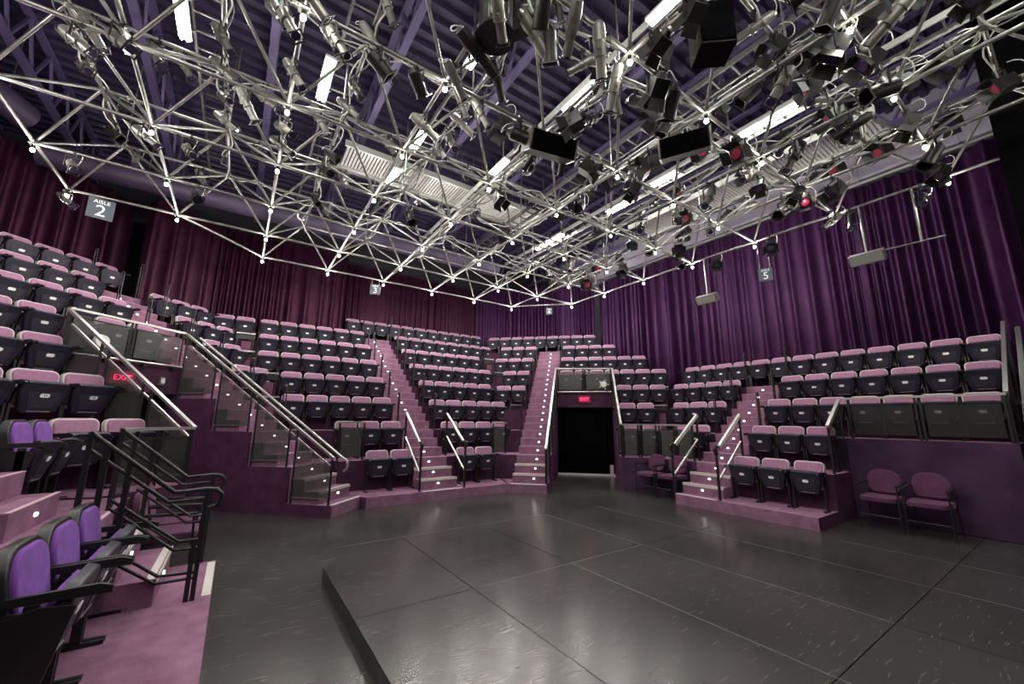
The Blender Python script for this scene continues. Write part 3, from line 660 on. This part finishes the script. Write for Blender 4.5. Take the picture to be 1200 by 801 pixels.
# black masking leg at the right edge
mk = MB(); n = 40; ring = []
prm = [(9.05, .27), (9.7, .27), (9.7, -1.6), (9.05, -1.6)]
per = []
for a, b in zip(prm, prm[1:] + prm[:1]):
    for i in range(14): f = i / 14; per.append((a[0] + (b[0] - a[0]) * f, a[1] + (b[1] - a[1]) * f))
per = [(x + .0 * math.sin(i), y) for i, (x, y) in enumerate(per)]
mk.prism([(x - 9.05, y + .6) for x, y in per], 0, 8.85)
tag(obj('masking_leg', mk, 'black_drape', None, (9.05, -.6, 0)), 'tall black masking drape at the right edge of the view', 'drape')
# pale duct band above the right curtain
so = thing('air_duct', 'pale lavender rectangular duct above the right-hand curtain', 'duct', (11.75, 4.0, 7.1))
obj('body', MB().box((0, 0, .45), (.5, 13.5, .7)), 'lavender_wall', so)
for i in range(9): obj('flange', MB().box((0, -6.4 + i * 1.6, .45), (.54, .04, .76)), 'lavender_wall', so)
obj('curtain_track', MB().box((-.2, 0, .02), (.06, 13.5, .06)), 'silver', so)

# ------------------------------------------------------------------ roof steel, ducts, service ladders, tube lights
for n, u in enumerate([-5.9, -4.0, -2.1, -.2, 1.7, 3.6, 5.5, 7.4, 9.3, 11.1]):
    root = thing('roof_joist', f'purple open-web roof joist, {ORD[n + 1]} from the left wall', 'joist', (u, 4.6, 8.0), 0, 'purple roof joists')
    top, bot = .86, .0
    obj('top_chord', MB().box((0, 0, top), (.13, 20.6, .06)), 'joist', root); obj('bottom_chord', MB().box((0, 0, bot), (.13, 20.6, .07)), 'joist', root)
    if n == 0: web = MB().beam((0, 0, bot), (0, .5, top), .045, .045).mesh('web_bar', 'joist'); web2 = MB().beam((0, 0, top), (0, .5, bot), .045, .045).mesh('web_bar', 'joist')
    for i in range(20):
        link('web_bar', web, root, (0, -10 + i, 0)); link('web_bar', web2, root, (0, -9.5 + i, 0))
def duct(label, p0, p1, r):
    p0 = Vector(p0); p1 = Vector(p1); root = thing('round_duct', label, 'duct', p0); d = p1 - p0; nn = int(d.length / 1.3)
    obj('tube', MB().cyl((0, 0, 0), d, r, n=24), 'duct', root)
    for i in range(1, nn): q = d * (i / nn); obj('band', MB().cyl(q - d.normalized() * .03, q + d.normalized() * .03, r + .012, n=24), 'duct', root)
    for f in (.15, .5, .85): obj('hanger', MB().cyl(d * f + Vector((0, 0, r)), d * f + Vector((0, 0, 8.9 - p0.z)), .012, n=6), 'truss_metal', root)
    return root
dc = duct('purple round air duct high along the back, marked with a white letter', (-4.0, 11.6, 6.95), (7.2, 11.6, 6.95), .26)
lt = link('letter', text_mesh('letter', 'U', .42, 'sign_white', .002), dc); lt.rotation_euler = (math.pi / 2, 0, 0); lt.location = (4.85, -.265, -.02)
duct('purple round air duct high above the left corner block', (-5.0, 8.8, 7.35), (-4.1, 11.0, 7.35), .26)
TU = [-1.3, .6, 2.45, 4.3, 6.0, 7.74]
rung = MB().box((0, 0, 0), (.34, .03, .03)).mesh('rung', 'truss_metal')
for n, u in enumerate(TU):
    root = thing('cable_ladder', f'pale metal cable ladder under the roof, {ORD[n + 1]} from left', 'cable ladder', (u + .28, 4.0, 7.42), 0, 'cable ladders under the roof')
    for s in (-1, 1): obj('side_rail', MB().box((s * .18, 0, 0), (.035, 16, .10)), 'grating' if n in (3, 5) else 'truss_metal', root)
    for i in range(44): link('rung', rung, root, (0, -7.9 + i * .36, -.02))
    for yy in (-5, 0, 5):
        for s in (-1, 1): obj('hanger', MB().cyl((s * .18, yy, .05), (s * .18, yy, 1.5), .01, n=6), 'truss_metal', root)
TUB = [(-1.3, 6.27, 6.97), (.6, 6.11, 7.06), (2.46, 6.78, 7.41), (2.47, 4.3, 4.95), (4.3, 6.58, 7.2), (7.7, 8.56, 9.85), (7.74, 4.69, 5.31), (7.73, 2.27, 3.21), (7.84, 6.19, 6.85), (4.28, 2.2, 2.8), (4.4, 3.99, 4.76), (2.42, 8.31, 8.93),
       (.6, 1.0, 2.2), (2.45, -1.5, -.3), (6.0, -.8, .4), (-1.3, 2.5, 3.7)]
for n, (u, v0, v1) in enumerate(TUB):
    L = v1 - v0
    near = min(range(len(TU)), key=lambda q: abs(TU[q] - u))
    rank = sorted([t for t in TUB if min(range(len(TU)), key=lambda q: abs(TU[q] - t[0])) == near], key=lambda t: -t[1]).index((u, v0, v1))
    root = thing('tube_light', f'glowing fluorescent tube under the {ORD[near + 1]} cable ladder from left, {ORD[rank + 1]} from the back', 'light', (u, (v0 + v1) / 2, 7.2), 0, 'tube lights under the roof')
    obj('housing', MB().box((0, 0, .06), (.16, L + .06, .05)), 'box_white', root)
    obj('tube', MB().cyl((-.035, -L / 2, 0), (-.035, L / 2, 0), .02, n=8), 'tube_glow', root); obj('tube', MB().cyl((.035, -L / 2, 0), (.035, L / 2, 0), .02, n=8), 'tube_glow', root)
    for s in (-1, 1): obj('bracket', MB().beam((.0, s * L * .4, .08), (.14, s * L * .4, .2), .02, .02), 'truss_metal', root)
cw = thing('catwalk', 'pale grated catwalk crossing under the roof above the back block', 'catwalk', (4.0, 8.95, 7.56))
sl = MB().box((0, 0, 0), (.05, .86, .02)).mesh('slat', 'grating')
for i in range(74): link('slat', sl, cw, (-2.6 + i * .075, 0, 0))
for s in (-1, 1):
    obj('edge_beam', MB().box((.15, s * .46, 0), (5.7, .05, .14)), 'grating', cw)
for xx in (-2.4, -.6, 1.2, 2.9):
    for s in (-1, 1): obj('hanger', MB().cyl((xx, s * .46, .05), (xx, s * .46, 1.34), .012, n=6), 'truss_metal', cw)
cw = thing('catwalk', 'pale grated catwalk along the right side under the roof', 'catwalk', (9.6, 4.2, 7.3), math.pi / 2)
for i in range(74): link('slat', sl, cw, (-2.6 + i * .075, 0, 0))
for s in (-1, 1): obj('edge_beam', MB().box((.15, s * .46, 0), (5.7, .05, .14)), 'grating', cw)
for xx in (-2.4, 2.9):
    for s in (-1, 1): obj('hanger', MB().cyl((xx, s * .46, .05), (xx, s * .46, 1.6), .012, n=6), 'truss_metal', cw)

# ------------------------------------------------------------------ space frame grid
H = 4.0; GZ = EYE + H; UZ = 6.33; DU = .3804 * H; DV = .37562 * H
def lat(i, j): return ((-.357 + .3804 * i) * H, (2.462 - .37562 * j) * H)
low = [(i, j) for i in range(-1, 8) for j in range(-1, 9) if (i, j) not in ((-1, -1), (0, -1), (7, -1))]
upp = [(i + .5, j + .5) for i in range(-1, 7) for j in range(-1, 8) if (i, j) not in ((-1, -1), (0, -1), (6, -1))]
sf = thing('space_frame', 'silver tubular space frame lighting grid hanging over the whole stage', 'lighting grid', (*lat(3, 4), GZ))
ox, oy = lat(3, 4)
TR = .026
cu_ = MB().cyl((0, 0, 0), (DU, 0, 0), TR, n=8).mesh('chord', 'truss_metal'); cv_ = MB().cyl((0, 0, 0), (0, -DV, 0), TR, n=8).mesh('chord', 'truss_metal')
cd_ = [MB().cyl((0, 0, 0), (DU, a * DV, 0), TR, n=8).mesh('chord', 'truss_metal') for a in (1, -1)]
dg_ = {(a, b): MB().cyl((0, 0, 0), (a * DU / 2, b * -DV / 2, UZ - GZ), TR * .8, n=8).mesh('strut', 'truss_metal') for a in (-1, 1) for b in (-1, 1)}
nd_ = MB().sphere((0, 0, 0), .05, 8, 5).box((0, 0, -.03), (.10, .10, .012)).mesh('node', 'truss_metal')
lows, upps = set(low), set(upp)
for (i, j) in low:
    x, y = lat(i, j); l = (x - ox, y - oy, 0); link('node', nd_, sf, l)
    if (i + 1, j) in lows: link('chord', cu_, sf, l)
    if (i, j + 1) in lows: link('chord', cv_, sf, l)
    for a in (-1, 1):
        for b in (-1, 1):
            if (i + a / 2, j + b / 2) in upps: link('strut', dg_[(a, b)], sf, l)
for (i, j), q in (((0, 0), 0), ((6, -1), 1)):
    x, y = lat(i, j); link('chord', cd_[q], sf, (x - ox, y - oy, 0))
for (i, j) in upp:
    x, y = lat(i, j); l = (x - ox, y - oy, UZ - GZ); link('node', nd_, sf, l)
    if (i + 1, j) in upps: link('chord', cu_, sf, l)
    if (i, j + 1) in upps: link('chord', cv_, sf, l)
hr_ = MB().cyl((0, 0, 0), (0, 0, 8.0 - UZ), .014, n=6).mesh('hanger_rod', 'truss_metal')
for (i, j) in upp:
    if int(i + j) % 2 == 0:
        x, y = lat(i, j); link('hanger_rod', hr_, sf, (x - ox, y - oy, UZ - GZ))

# ------------------------------------------------------------------ house bulbs under the grid nodes
sock = MB().cyl((0, 0, -.035), (0, 0, -.10), .022, n=8).mesh('socket', 'lamp_black'); blb = MB().sphere((0, 0, -.125), .027, 10, 7, sz=1.15).mesh('bulb', 'bulb_glow')
for (i, j) in low:
    x, y = lat(i, j)
    root = thing('house_bulb', f'small glowing bulb under the space frame, line {ORD[i + 2]} from left, node {ORD[j + 2]} from the back', 'light bulb', (x, y, GZ), 0, 'bulbs under the space frame')
    link('socket', sock, root); link('bulb', blb, root)
    ld = bpy.data.lights.new('bulb_light', 'POINT'); ld.energy = BULB_W * (3.6 if (i in (-1, 7) or j in (-1, 0)) else .15); ld.color = (1.0, .95, .90); ld.shadow_soft_size = .05
    lo = link('bulb_light', ld, root, (0, 0, -.24))

# ------------------------------------------------------------------ stage lanterns
def lantern_meshes():
    K = {}
    def common(tag_, tilt, body):
        d = {}
        d['clamp'] = MB().box((0, 0, -.02), (.05, .075, .10)).cyl((0, -.06, -.03), (0, .06, -.03), .012, n=6).mesh('clamp', 'lamp_black')
        ytop = -.10
        d['yoke'] = MB().box((0, 0, ytop), (.26, .035, .012)).box((-.125, 0, ytop - .12), (.008, .035, .24)).box((.125, 0, ytop - .12), (.008, .035, .24)).cyl((0, 0, -.05), (0, 0, ytop), .012, n=6).mesh('yoke', 'lamp_black')
        c = Vector((0, 0, ytop - .21)); M = Matrix.Translation(c) @ Matrix.Rotation(tilt, 4, 'X')
        q = lambda y, x=0, z=0: M @ Vector((x, y, z))          # local -y is the beam direction
        body(d, q, M)
        cable = []
        for f in range(8):
            a = f / 7; p0 = q(.28); p1 = Vector((.12, .05, .02)); p = p0.lerp(p1, a) + Vector((.08 * math.sin(a * 3.1), .12 * math.sin(a * 3.1), -.05 * math.sin(a * 6.2))); cable.append(p)
        d['cable'] = MB().tube(cable, .008, 5).mesh('cable', 'pale_cable')
        K[tag_] = d
    for tn, tilt in (('a', math.radians(38)), ('b', math.radians(58)), ('c', math.radians(18))):
        for col in ('lamp_grey', 'lamp_black'):
            def ers(d, q, M, col=col):
                d['housing'] = MB().cyl(q(.10), q(.27), .085, .07, 12).cyl(q(.27), q(.31), .07, .03, 12).box((0, .19, .07), (.05, .14, .05), M=M).mesh('housing', col)
                d['barrel'] = MB().cyl(q(.10), q(-.06), .075, .075, 12).cyl(q(-.06), q(-.30), .062, .066, 12).cyl(q(-.05), q(-.07), .085, .085, 12).box((0, .02, -.085), (.03, .05, .04), M=M).mesh('barrel', col)
                d['lens'] = MB().cyl(q(-.28), q(-.315), .060, .060, 12).mesh('lens', 'lens')
                d['gel_frame'] = MB().box((0, -.325, .085), (.19, .012, .02), M=M).box((0, -.325, -.085), (.19, .012, .02), M=M).box((.085, -.325, 0), (.02, .012, .15), M=M).box((-.085, -.325, 0), (.02, .012, .15), M=M).mesh('gel_frame', 'lamp_black')
            common('ers_%s_%s' % (tn, col), tilt, ers)
        def fres(d, q, M):
            d['housing'] = MB().box((0, .06, 0), (.21, .22, .22), M=M).cyl(q(.17), q(.24), .08, .05, 12).mesh('housing', 'lamp_black')
            d['lens'] = MB().cyl(q(-.05), q(-.075), .085, .075, 14).mesh('lens', 'red_lens' if tn == 'c' else 'lens')
            for s, ax_ in ((1, 'z'), (-1, 'z'), (1, 'x'), (-1, 'x')):
                o = .115
                if ax_ == 'z': pl = [q(-.055, -.10, s * .11), q(-.055, .10, s * .11), q(-.20, .12, s * .18), q(-.20, -.12, s * .18)]
                else: pl = [q(-.055, s * .11, -.10), q(-.055, s * .11, .10), q(-.20, s * .18, .12), q(-.20, s * .18, -.12)]
                nn = (pl[1] - pl[0]).cross(pl[2] - pl[1]).normalized() * .003
                mb = MB(); mb.add([v - nn for v in pl] + [v + nn for v in pl], [(0, 1, 2, 3), (7, 6, 5, 4), (0, 4, 5, 1), (1, 5, 6, 2), (2, 6, 7, 3), (3, 7, 4, 0)])
                d['barn_door_%s%d' % (ax_, s)] = mb.mesh('barn_door', 'lamp_black')
        common('fres_' + tn, tilt, fres)
        def par(d, q, M):
            d['housing'] = MB().cyl(q(.22), q(.14), .04, .10, 14).cyl(q(.14), q(-.22), .105, .105, 14, cap=False).cyl(q(-.205), q(-.225), .115, .115, 14, cap=False).mesh('housing', 'lamp_black')
            d['lens'] = MB().cyl(q(-.05), q(-.07), .10, .10, 14).mesh('lens', 'lens')
            d['gel_frame'] = MB().box((0, -.235, .115), (.25, .012, .02), M=M).box((0, -.235, -.115), (.25, .012, .02), M=M).box((.115, -.235, 0), (.02, .012, .21), M=M).box((-.115, -.235, 0), (.02, .012, .21), M=M).mesh('gel_frame', 'lamp_black')
        common('par_' + tn, tilt, par)
    return K
LM = lantern_meshes()
# where the lanterns hang: pipe direction, layer, grid coordinates along the lattice, slim (1) or mixed (0)
HUNG = [
 ('U', 'u', -0.343, 2.5, 1), ('V', 'u', -0.5, 1.974, 1), ('U', 'u', -0.318, 1.5, 1), ('V', 'u', -0.5, 0.962, 1), ('U', 'u', 0.213, 2.5, 1), ('U', 'l', 0.28, 2, 1),
 ('V', 'u', 0.5, 1.883, 1), ('U', 'u', 0.798, 1.5, 1), ('U', 'u', 0.84, 3.5, 1), ('U', 'u', 0.821, 2.5, 1), ('V', 'u', 0.5, 2.643, 1), ('V', 'l', 1, 2.85, 1),
 ('U', 'u', 1.293, 2.5, 1), ('V', 'u', 1.5, 3.081, 1), ('U', 'l', 1.483, 4, 1), ('U', 'u', 1.662, 3.5, 1), ('V', 'u', 1.5, 4.032, 1), ('U', 'u', 1.943, 3.5, 1),
 ('V', 'u', 1.5, 2.808, 1), ('V', 'l', 2, 3.6, 1), ('U', 'u', 2.38, 3.5, 1), ('V', 'u', 2.5, 3.279, 1), ('V', 'u', 2.5, 2.739, 1), ('V', 'u', 1.5, 1.931, 1),
 ('U', 'u', 1.734, 1.5, 1), ('U', 'u', 1.711, 0.5, 1), ('U', 'u', 2.052, 0.5, 1), ('V', 'u', 2.5, 3.968, 0), ('V', 'l', 2, 4.518, 0), ('U', 'u', 2.494, 4.5, 0),
 ('U', 'u', 2.658, 4.5, 0), ('V', 'u', 3.5, 4.432, 0), ('U', 'u', 4.014, 4.5, 0), ('U', 'u', 4.198, 4.5, 0), ('U', 'u', 3.738, 4.5, 0), ('V', 'u', 3.5, 4.098, 0),
 ('V', 'u', 3.5, 3.817, 0), ('U', 'u', 3.746, 3.5, 0), ('U', 'l', 3.239, 4, 0), ('U', 'u', 4.093, 3.5, 0), ('U', 'u', 3.035, 4.5, 0), ('V', 'u', 4.5, 4.867, 0),
 ('U', 'l', 3.489, 5, 0), ('U', 'u', 4.202, 5.5, 0), ('U', 'u', 3.884, 5.5, 0), ('V', 'u', 4.5, 5.473, 0), ('U', 'l', 3.657, 6, 0), ('U', 'u', 4.883, 5.5, 0),
 ('V', 'u', 4.5, 5.175, 0), ('V', 'u', 4.5, 5.703, 0), ('U', 'l', 4.293, 6, 0), ('V', 'u', 4.5, 6.048, 0), ('V', 'u', 5.5, 6.002, 0), ('U', 'u', 4.908, 6.5, 0),
 ('U', 'l', 5.375, 6, 0), ('V', 'u', 6.5, 5.612, 0), ('V', 'u', 6.5, 6.145, 0), ('V', 'u', 6.5, 5.199, 0), ('V', 'l', 5, 5.284, 0), ('V', 'u', 6.5, 4.954, 0),
 ('U', 'u', 6.134, 4.5, 0), ('V', 'u', 6.5, 4.161, 0), ('U', 'u', 6.098, 3.5, 0), ('V', 'u', 6.5, 3.216, 0), ('V', 'u', 5.5, 3.812, 0), ('V', 'l', 5, 3.513, 0),
 ('U', 'u', 6.121, 2.5, 0), ('V', 'u', 5.5, 2.327, 0), ('U', 'u', 5.247, 2.5, 0), ('V', 'u', 5.5, 3.161, 0), ('V', 'u', 5.5, 3.425, 0), ('V', 'u', 6.5, 1.341, 0),
 ('V', 'u', 6.5, 0.836, 0), ('V', 'u', 5.5, 1.03, 0), ('U', 'l', 5.181, 2, 0), ('U', 'u', 4.157, 1.5, 0), ('V', 'u', 3.5, 1.746, 0), ('U', 'u', 3.063, 1.5, 1),
 ('U', 'u', 2.709, 1.5, 1), ('U', 'u', 3.772, 0.5, 1), ('U', 'l', 2.448, 2, 1), ('V', 'u', 6.5, -0.01, 0), ('V', 'l', 6, 1.541, 0), ('V', 'u', 6.5, 1.857, 0),
 ('V', 'u', 6.5, 2.578, 0), ('U', 'l', 5.789, 4, 0), ('V', 'l', 5, 4.442, 0), ('V', 'u', 5.5, 5.047, 0), ('U', 'u', 5.952, 5.5, 0), ('V', 'l', 6, 6.033, 0),
 ('U', 'u', 4.771, 3.5, 0), ('V', 'u', 4.5, 3.794, 0), ('U', 'l', 4.257, 4, 0), ('V', 'u', 4.5, 2.832, 0), ('V', 'l', 4, 3.418, 0), ('V', 'u', 4.5, 3.144, 0),
 ('U', 'u', 3.967, 2.5, 0), ('U', 'u', 2.31, 4.5, 0), ('U', 'l', 2.436, 5, 0), ('U', 'l', 2.687, 5, 0), ('V', 'u', 3.5, 4.936, 0), ('U', 'l', 3.292, 5, 0),
 ('V', 'u', 3.5, 5.44, 0), ('V', 'l', 4, 5.901, 0), ('V', 'u', 5.5, 5.701, 0), ('U', 'u', 5.723, 5.5, 0), ('U', 'u', 2.975, 2.5, 0), ('U', 'u', 3.142, 3.5, 0),
 ('V', 'u', 3.5, 3.073, 0), ('V', 'u', 3.5, 2.374, 0), ('V', 'u', 1.5, 3.674, 1), ('U', 'u', 1.208, 3.5, 1), ('V', 'l', 1, 3.537, 1), ('V', 'u', 0.5, 3.012, 1),
 ('U', 'u', 0.037, 2.5, 1), ('U', 'l', 6.836, 5, 0), ('U', 'u', 2.087, 1.5, 1), ('U', 'l', 6.663, 3, 0), ('V', 'l', 4, 6.193, 0), ('U', 'l', 2.193, 5, 0),
 ('V', 'l', 0, 3.169, 1), ('U', 'l', 1.774, 4, 1), ('V', 'l', 1, 2.578, 1), ('V', 'l', 7, 5.79, 0), ('V', 'l', 2, 4.188, 1), ('V', 'l', 4, 4.171, 0),
 ('V', 'l', 4, 5.579, 0), ('V', 'l', 5, 5.729, 0), ('U', 'u', 5.831, 3.5, 0), ('V', 'u', 4.5, 6.326, 0), ('V', 'l', 4, 4.413, 0), ('U', 'u', -0.39, 0.5, 1),
 ('V', 'u', 6.5, 3.837, 0), ('V', 'l', -1, 0.012, 1), ('U', 'l', 0.278, 1, 1), ('V', 'l', 3, 4.845, 0), ('V', 'u', 5.5, 6.301, 0), ('U', 'l', 3.575, 4, 0),
 ('U', 'l', 0.72, 3, 1), ('U', 'l', 6.563, 6, 0), ('U', 'l', 2.723, 4, 0), ('U', 'l', 4.67, 6, 0), ('V', 'u', 0.5, 2.258, 1), ('V', 'l', 3, 4.374, 0),
 ('U', 'l', 2.327, 4, 1), ('V', 'l', 3, 5.223, 0), ('V', 'l', 7, 5.149, 0), ('V', 'l', 6, 4.789, 0), ('V', 'l', 6, 5.279, 0), ('V', 'u', 2.5, 3.007, 0),
 ('U', 'u', 5.442, 5.5, 0), ('V', 'u', 1.5, 1.592, 1), ('U', 'u', 0.227, 0.5, 1), ('V', 'u', 1.5, 0.774, 1), ('U', 'l', 6.047, 5, 0), ('V', 'u', 4.5, 2.412, 0),
 ('V', 'u', 2.5, 4.781, 0), ('U', 'u', 3.298, 4.5, 0), ('U', 'u', 2.853, 3.5, 0), ('U', 'u', 5.809, 4.5, 0), ('U', 'u', 4.657, 6.5, 0), ('U', 'u', 4.512, 3.5, 0),
 ('U', 'l', 1.215, 4, 1), ('V', 'u', 5.5, 4.751, 0), ('V', 'l', 5, 4.859, 0), ('V', 'l', 7, 4.217, 0), ('U', 'u', 6.236, 6.5, 0), ('V', 'l', 6, 2.354, 0),
 ('U', 'u', 5.156, 5.5, 0), ('U', 'u', 5.909, 0.5, 0), ('U', 'l', 4.527, 5, 0), ('U', 'l', 5.804, 5, 0), ('U', 'l', 3.363, 6, 0), ('V', 'l', 6, 3.402, 0),
 ('U', 'l', 0.904, 4, 1), ('U', 'u', 4.893, 4.5, 0), ('V', 'u', -0.5, 2.259, 1), ('U', 'l', -0.719, 1, 1), ('V', 'l', 3, 3.829, 0), ('U', 'l', -0.237, 3, 1),
 ('U', 'u', 2, 2.5, 1), ('V', 'l', 1, 4.251, 1), ('U', 'l', -0.031, 2, 1), ('V', 'l', 2, 4.803, 0), ('V', 'l', 7, 3.416, 0), ('U', 'l', 3.14, 3, 0),
 ('V', 'l', 3, 5.489, 0)]
rnd = random.Random(11)
cand = []
for kd, ly, qi, qj, slim in HUNG:
    X, Y = lat(qi, qj); cand.append((X, Y, UZ if ly == 'u' else GZ, kd, 'upper' if ly == 'u' else 'lower', qi, qj, 0 if slim else 1000))
names = {}
for (X, Y, z, kind, lay, qi, qj, px) in cand:
    line = (lay, kind, round((qi if kind == 'V' else qj) * 2)); names.setdefault(line, []).append((X, Y, z, px))
for line, L in names.items():
    lay, kind, key = line
    L.sort(key=(lambda p: -p[1]) if kind == 'V' else (lambda p: p[0]))
    for n, (X, Y, z, px) in enumerate(L):
        ty = rnd.random()
        tl = rnd.choice('aab' if px < 560 else 'abc')
        if px < 560: key_ = 'ers_%s_%s' % (tl, 'lamp_grey') if ty < .85 else 'par_' + tl
        elif ty < .38: key_ = 'ers_%s_%s' % (tl, rnd.choice(['lamp_grey', 'lamp_black']))
        elif ty < .82: key_ = 'fres_' + tl
        else: key_ = 'par_' + tl
        kindname = {'e': 'ellipsoidal spotlight', 'f': 'black barn-door lantern', 'p': 'black can lantern'}[key_[0]]
        if kind == 'V': lab = f'{kindname} on {lay} truss pipe {ORD[(key + 3) // 2]} from left, {ORD[n + 1]} from the back'
        else: lab = f'{kindname} on {lay} cross pipe {ORD[(key + 3) // 2]} from the back, {ORD[n + 1]} from left'
        dx, dy = CX - X, CY - Y
        if math.hypot(dx, dy) < 1.2: ang = rnd.uniform(0, 6.28)
        else: ang = math.atan2(dy, dx) + rnd.uniform(-.6, .6)
        root = thing({'e': 'ellipsoidal_spotlight', 'f': 'fresnel_lantern', 'p': 'can_lantern'}[key_[0]], lab, 'stage light', (X, Y, z), ang + math.pi / 2, 'stage lights on the lighting grid')
        s = rnd.uniform(.70, .92) if px > 560 else rnd.uniform(.62, .76); root.scale = (s, s, s)
        hs = link('yoke', LM[key_]['yoke'], root)
        for nm, me in LM[key_].items():
            if nm == 'yoke': continue
            link(me.name.split('.')[0], me, root)

# looped cables along the upper pipes
def cable_run(label, p0, p1, m, seed, r=.010):
    rc = random.Random(seed); p0 = Vector(p0); p1 = Vector(p1); d = p1 - p0; n = int(d.length / .11); pts = []
    side = d.cross(Vector((0, 0, 1))).normalized(); sag = 0; off = 0
    for i in range(n + 1):
        f = i / n; ph = f * d.length / 1.5 * math.pi
        pts.append(d * f + side * (.05 * math.sin(ph * 3.1 + seed) + .05 * math.sin(ph * 1.3)) + Vector((0, 0, .05 - .20 * abs(math.sin(ph + seed)) + .03 * math.sin(ph * 5 + seed))))
    tag(obj('power_cable', MB().tube(pts, r, 5), m, None, p0), label, 'cable', 'cables looped along the lighting grid')
for n in range(8):
    i = n - .5; a_ = 0.5 if n in (0, 1, 7) else -.5
    for q, (m, nm) in enumerate((('pale_cable', 'pale'), ('cable', 'dark'))):
        x0, y0 = lat(i, a_); x1, y1 = lat(i, 7.5)
        cable_run(f'{nm} cable looped along the {ORD[n + 1]} upper truss pipe from left', (x0, y0, UZ), (x1, y1, UZ), m, n * 2 + q)
for n in range(8):
    j = n + .5; x0, y0 = lat(.5 if n else .5, j); x1, y1 = lat(6.5, j)
    cable_run(f'pale cable looped along the {ORD[n + 2]} upper cross pipe from the back', (x0, y0, UZ), (x1, y1, UZ), 'pale_cable', 40 + n)
# ------------------------------------------------------------------ loudspeakers and hung boxes
def speaker(label, pos, size, rz, tilt, zhang, m='cabinet_black', grey_end=False):
    root = thing('loudspeaker', label, 'speaker', pos, rz)
    M = Matrix.Rotation(tilt, 4, 'X'); a, b, c = size
    obj('cabinet', MB().box((0, 0, 0), size, M=M), m, root)
    obj('grille', MB().box((0, -b / 2 - .008, 0), (a * .94, .016, c * .9), M=M), 'black_drape', root)
    if grey_end:
        for s in (-1, 1): obj('end_cap', MB().box((s * (a / 2 + .012), 0, 0), (.024, b * 1.02, c * 1.02), M=M), 'lamp_grey', root)
    for s in (-1, 1): obj('bracket', MB().beam((s * a * .3, 0, c * .4), (s * a * .3, 0, zhang - pos[2]), .03, .02), 'lamp_black', root)
    return root
speaker('long black loudspeaker with grey ends slung under the middle of the grid', (3.14, 3.72, 5.28), (.66, .30, .26), math.radians(-12), math.radians(25), 5.56, grey_end=True)
speaker('long black loudspeaker slung under the grid, right of the middle', (4.66, 2.66, 5.30), (.62, .26, .26), math.radians(-62), math.radians(20), 5.56, grey_end=True)
speaker('small dark loudspeaker hanging near the top middle of the grid', (3.6, 1.67, 5.5), (.34, .3, .5), math.radians(-40), 0, 6.3)
bigs = thing('subwoofer_tube', 'large dark cylindrical speaker at the top middle of the view', 'speaker', (1.72, 2.86, 5.45))
obj('body', MB().cyl((0, 0, .0), (0, 0, .85), .17, .17, 20), 'lamp_black', bigs); obj('horn', MB().cyl((0, 0, .02), (0, 0, -.10), .16, .20, 20), 'black_plastic', bigs); obj('top_band', MB().cyl((0, 0, .8), (0, 0, .9), .18, .18, 20), 'lamp_grey', bigs)
obj('hanger', MB().cyl((0, 0, .9), (0, 0, 3.4), .015, n=6), 'truss_metal', bigs)
def drop_box(label, x, y, z, yaw, pipe2=None):
    root = thing('hung_speaker', label, 'speaker', (x, y, z), yaw)
    M = Matrix.Rotation(math.radians(30), 4, 'X')
    obj('cabinet', MB().box((0, 0, 0), (.50, .16, .20), M=M), 'lamp_grey', root)
    obj('front_panel', MB().box((0, -.085, 0), (.46, .012, .16), M=M), 'box_grey', root)
    obj('drop_pipe', MB().cyl((0, 0, .08), (0, 0, GZ - z + .0), .02, n=8), 'truss_metal', root)
    if pipe2:
        obj('cross_pipe', MB().cyl((.2, 0, .06), (pipe2, 0, .04), .018, n=8), 'truss_metal', root)
        obj('drop_pipe', MB().cyl((pipe2 * .72, 0, .05), (pipe2 * .72, 0, GZ - z), .02, n=8), 'truss_metal', root)
drop_box('pale hung speaker on a long cross pipe before the right curtain', 9.22, 1.98, 4.55, math.radians(-90), 1.0)
drop_box('pale hung speaker on a single drop pipe before the right curtain', 9.22, 5.02, 4.54, math.radians(-90))
# numbered aisle signs
def aisle_sign(num, pos, yaw, s, up, label):
    root = thing('aisle_sign', label, 'sign', pos, yaw)
    obj('board', MB().box((0, 0, 0), (.42 * s, .02, .46 * s)), 'sign_grey', root)
    a = link('word', text_mesh('word', 'AISLE', .11 * s, 'sign_white', .002), root); a.rotation_euler = (math.pi / 2, 0, 0); a.location = (0, -.014, .15 * s)
    a = link('numeral', text_mesh('numeral', num, .36 * s, 'sign_white', .002), root); a.rotation_euler = (math.pi / 2, 0, 0); a.location = (0, -.014, -.06 * s)
    for q in (-1, 1): obj('hanger', MB().cyl((q * .15 * s, 0, .2 * s), (q * .15 * s, 0, up - pos[2]), .006, n=5), 'truss_metal', root)
aisle_sign('2', (-2.50, 9.84, 5.34), math.radians(12), .84, GZ, 'grey hanging sign with a white number 2 at the upper left')
aisle_sign('3', (2.91, 11.34, 5.27), math.radians(-18), .66, GZ, 'small dark hanging sign with a white number 3 below the back truss edge')
aisle_sign('5', (9.22, 3.68, 4.75), math.radians(-66), .62, GZ, 'small hanging sign with a white number 5 before the right curtain')
aisle_sign('4', (8.66, 10.40, 5.34), math.radians(-42), .5, GZ, 'tiny hanging sign with a white number 4 at the far corner')
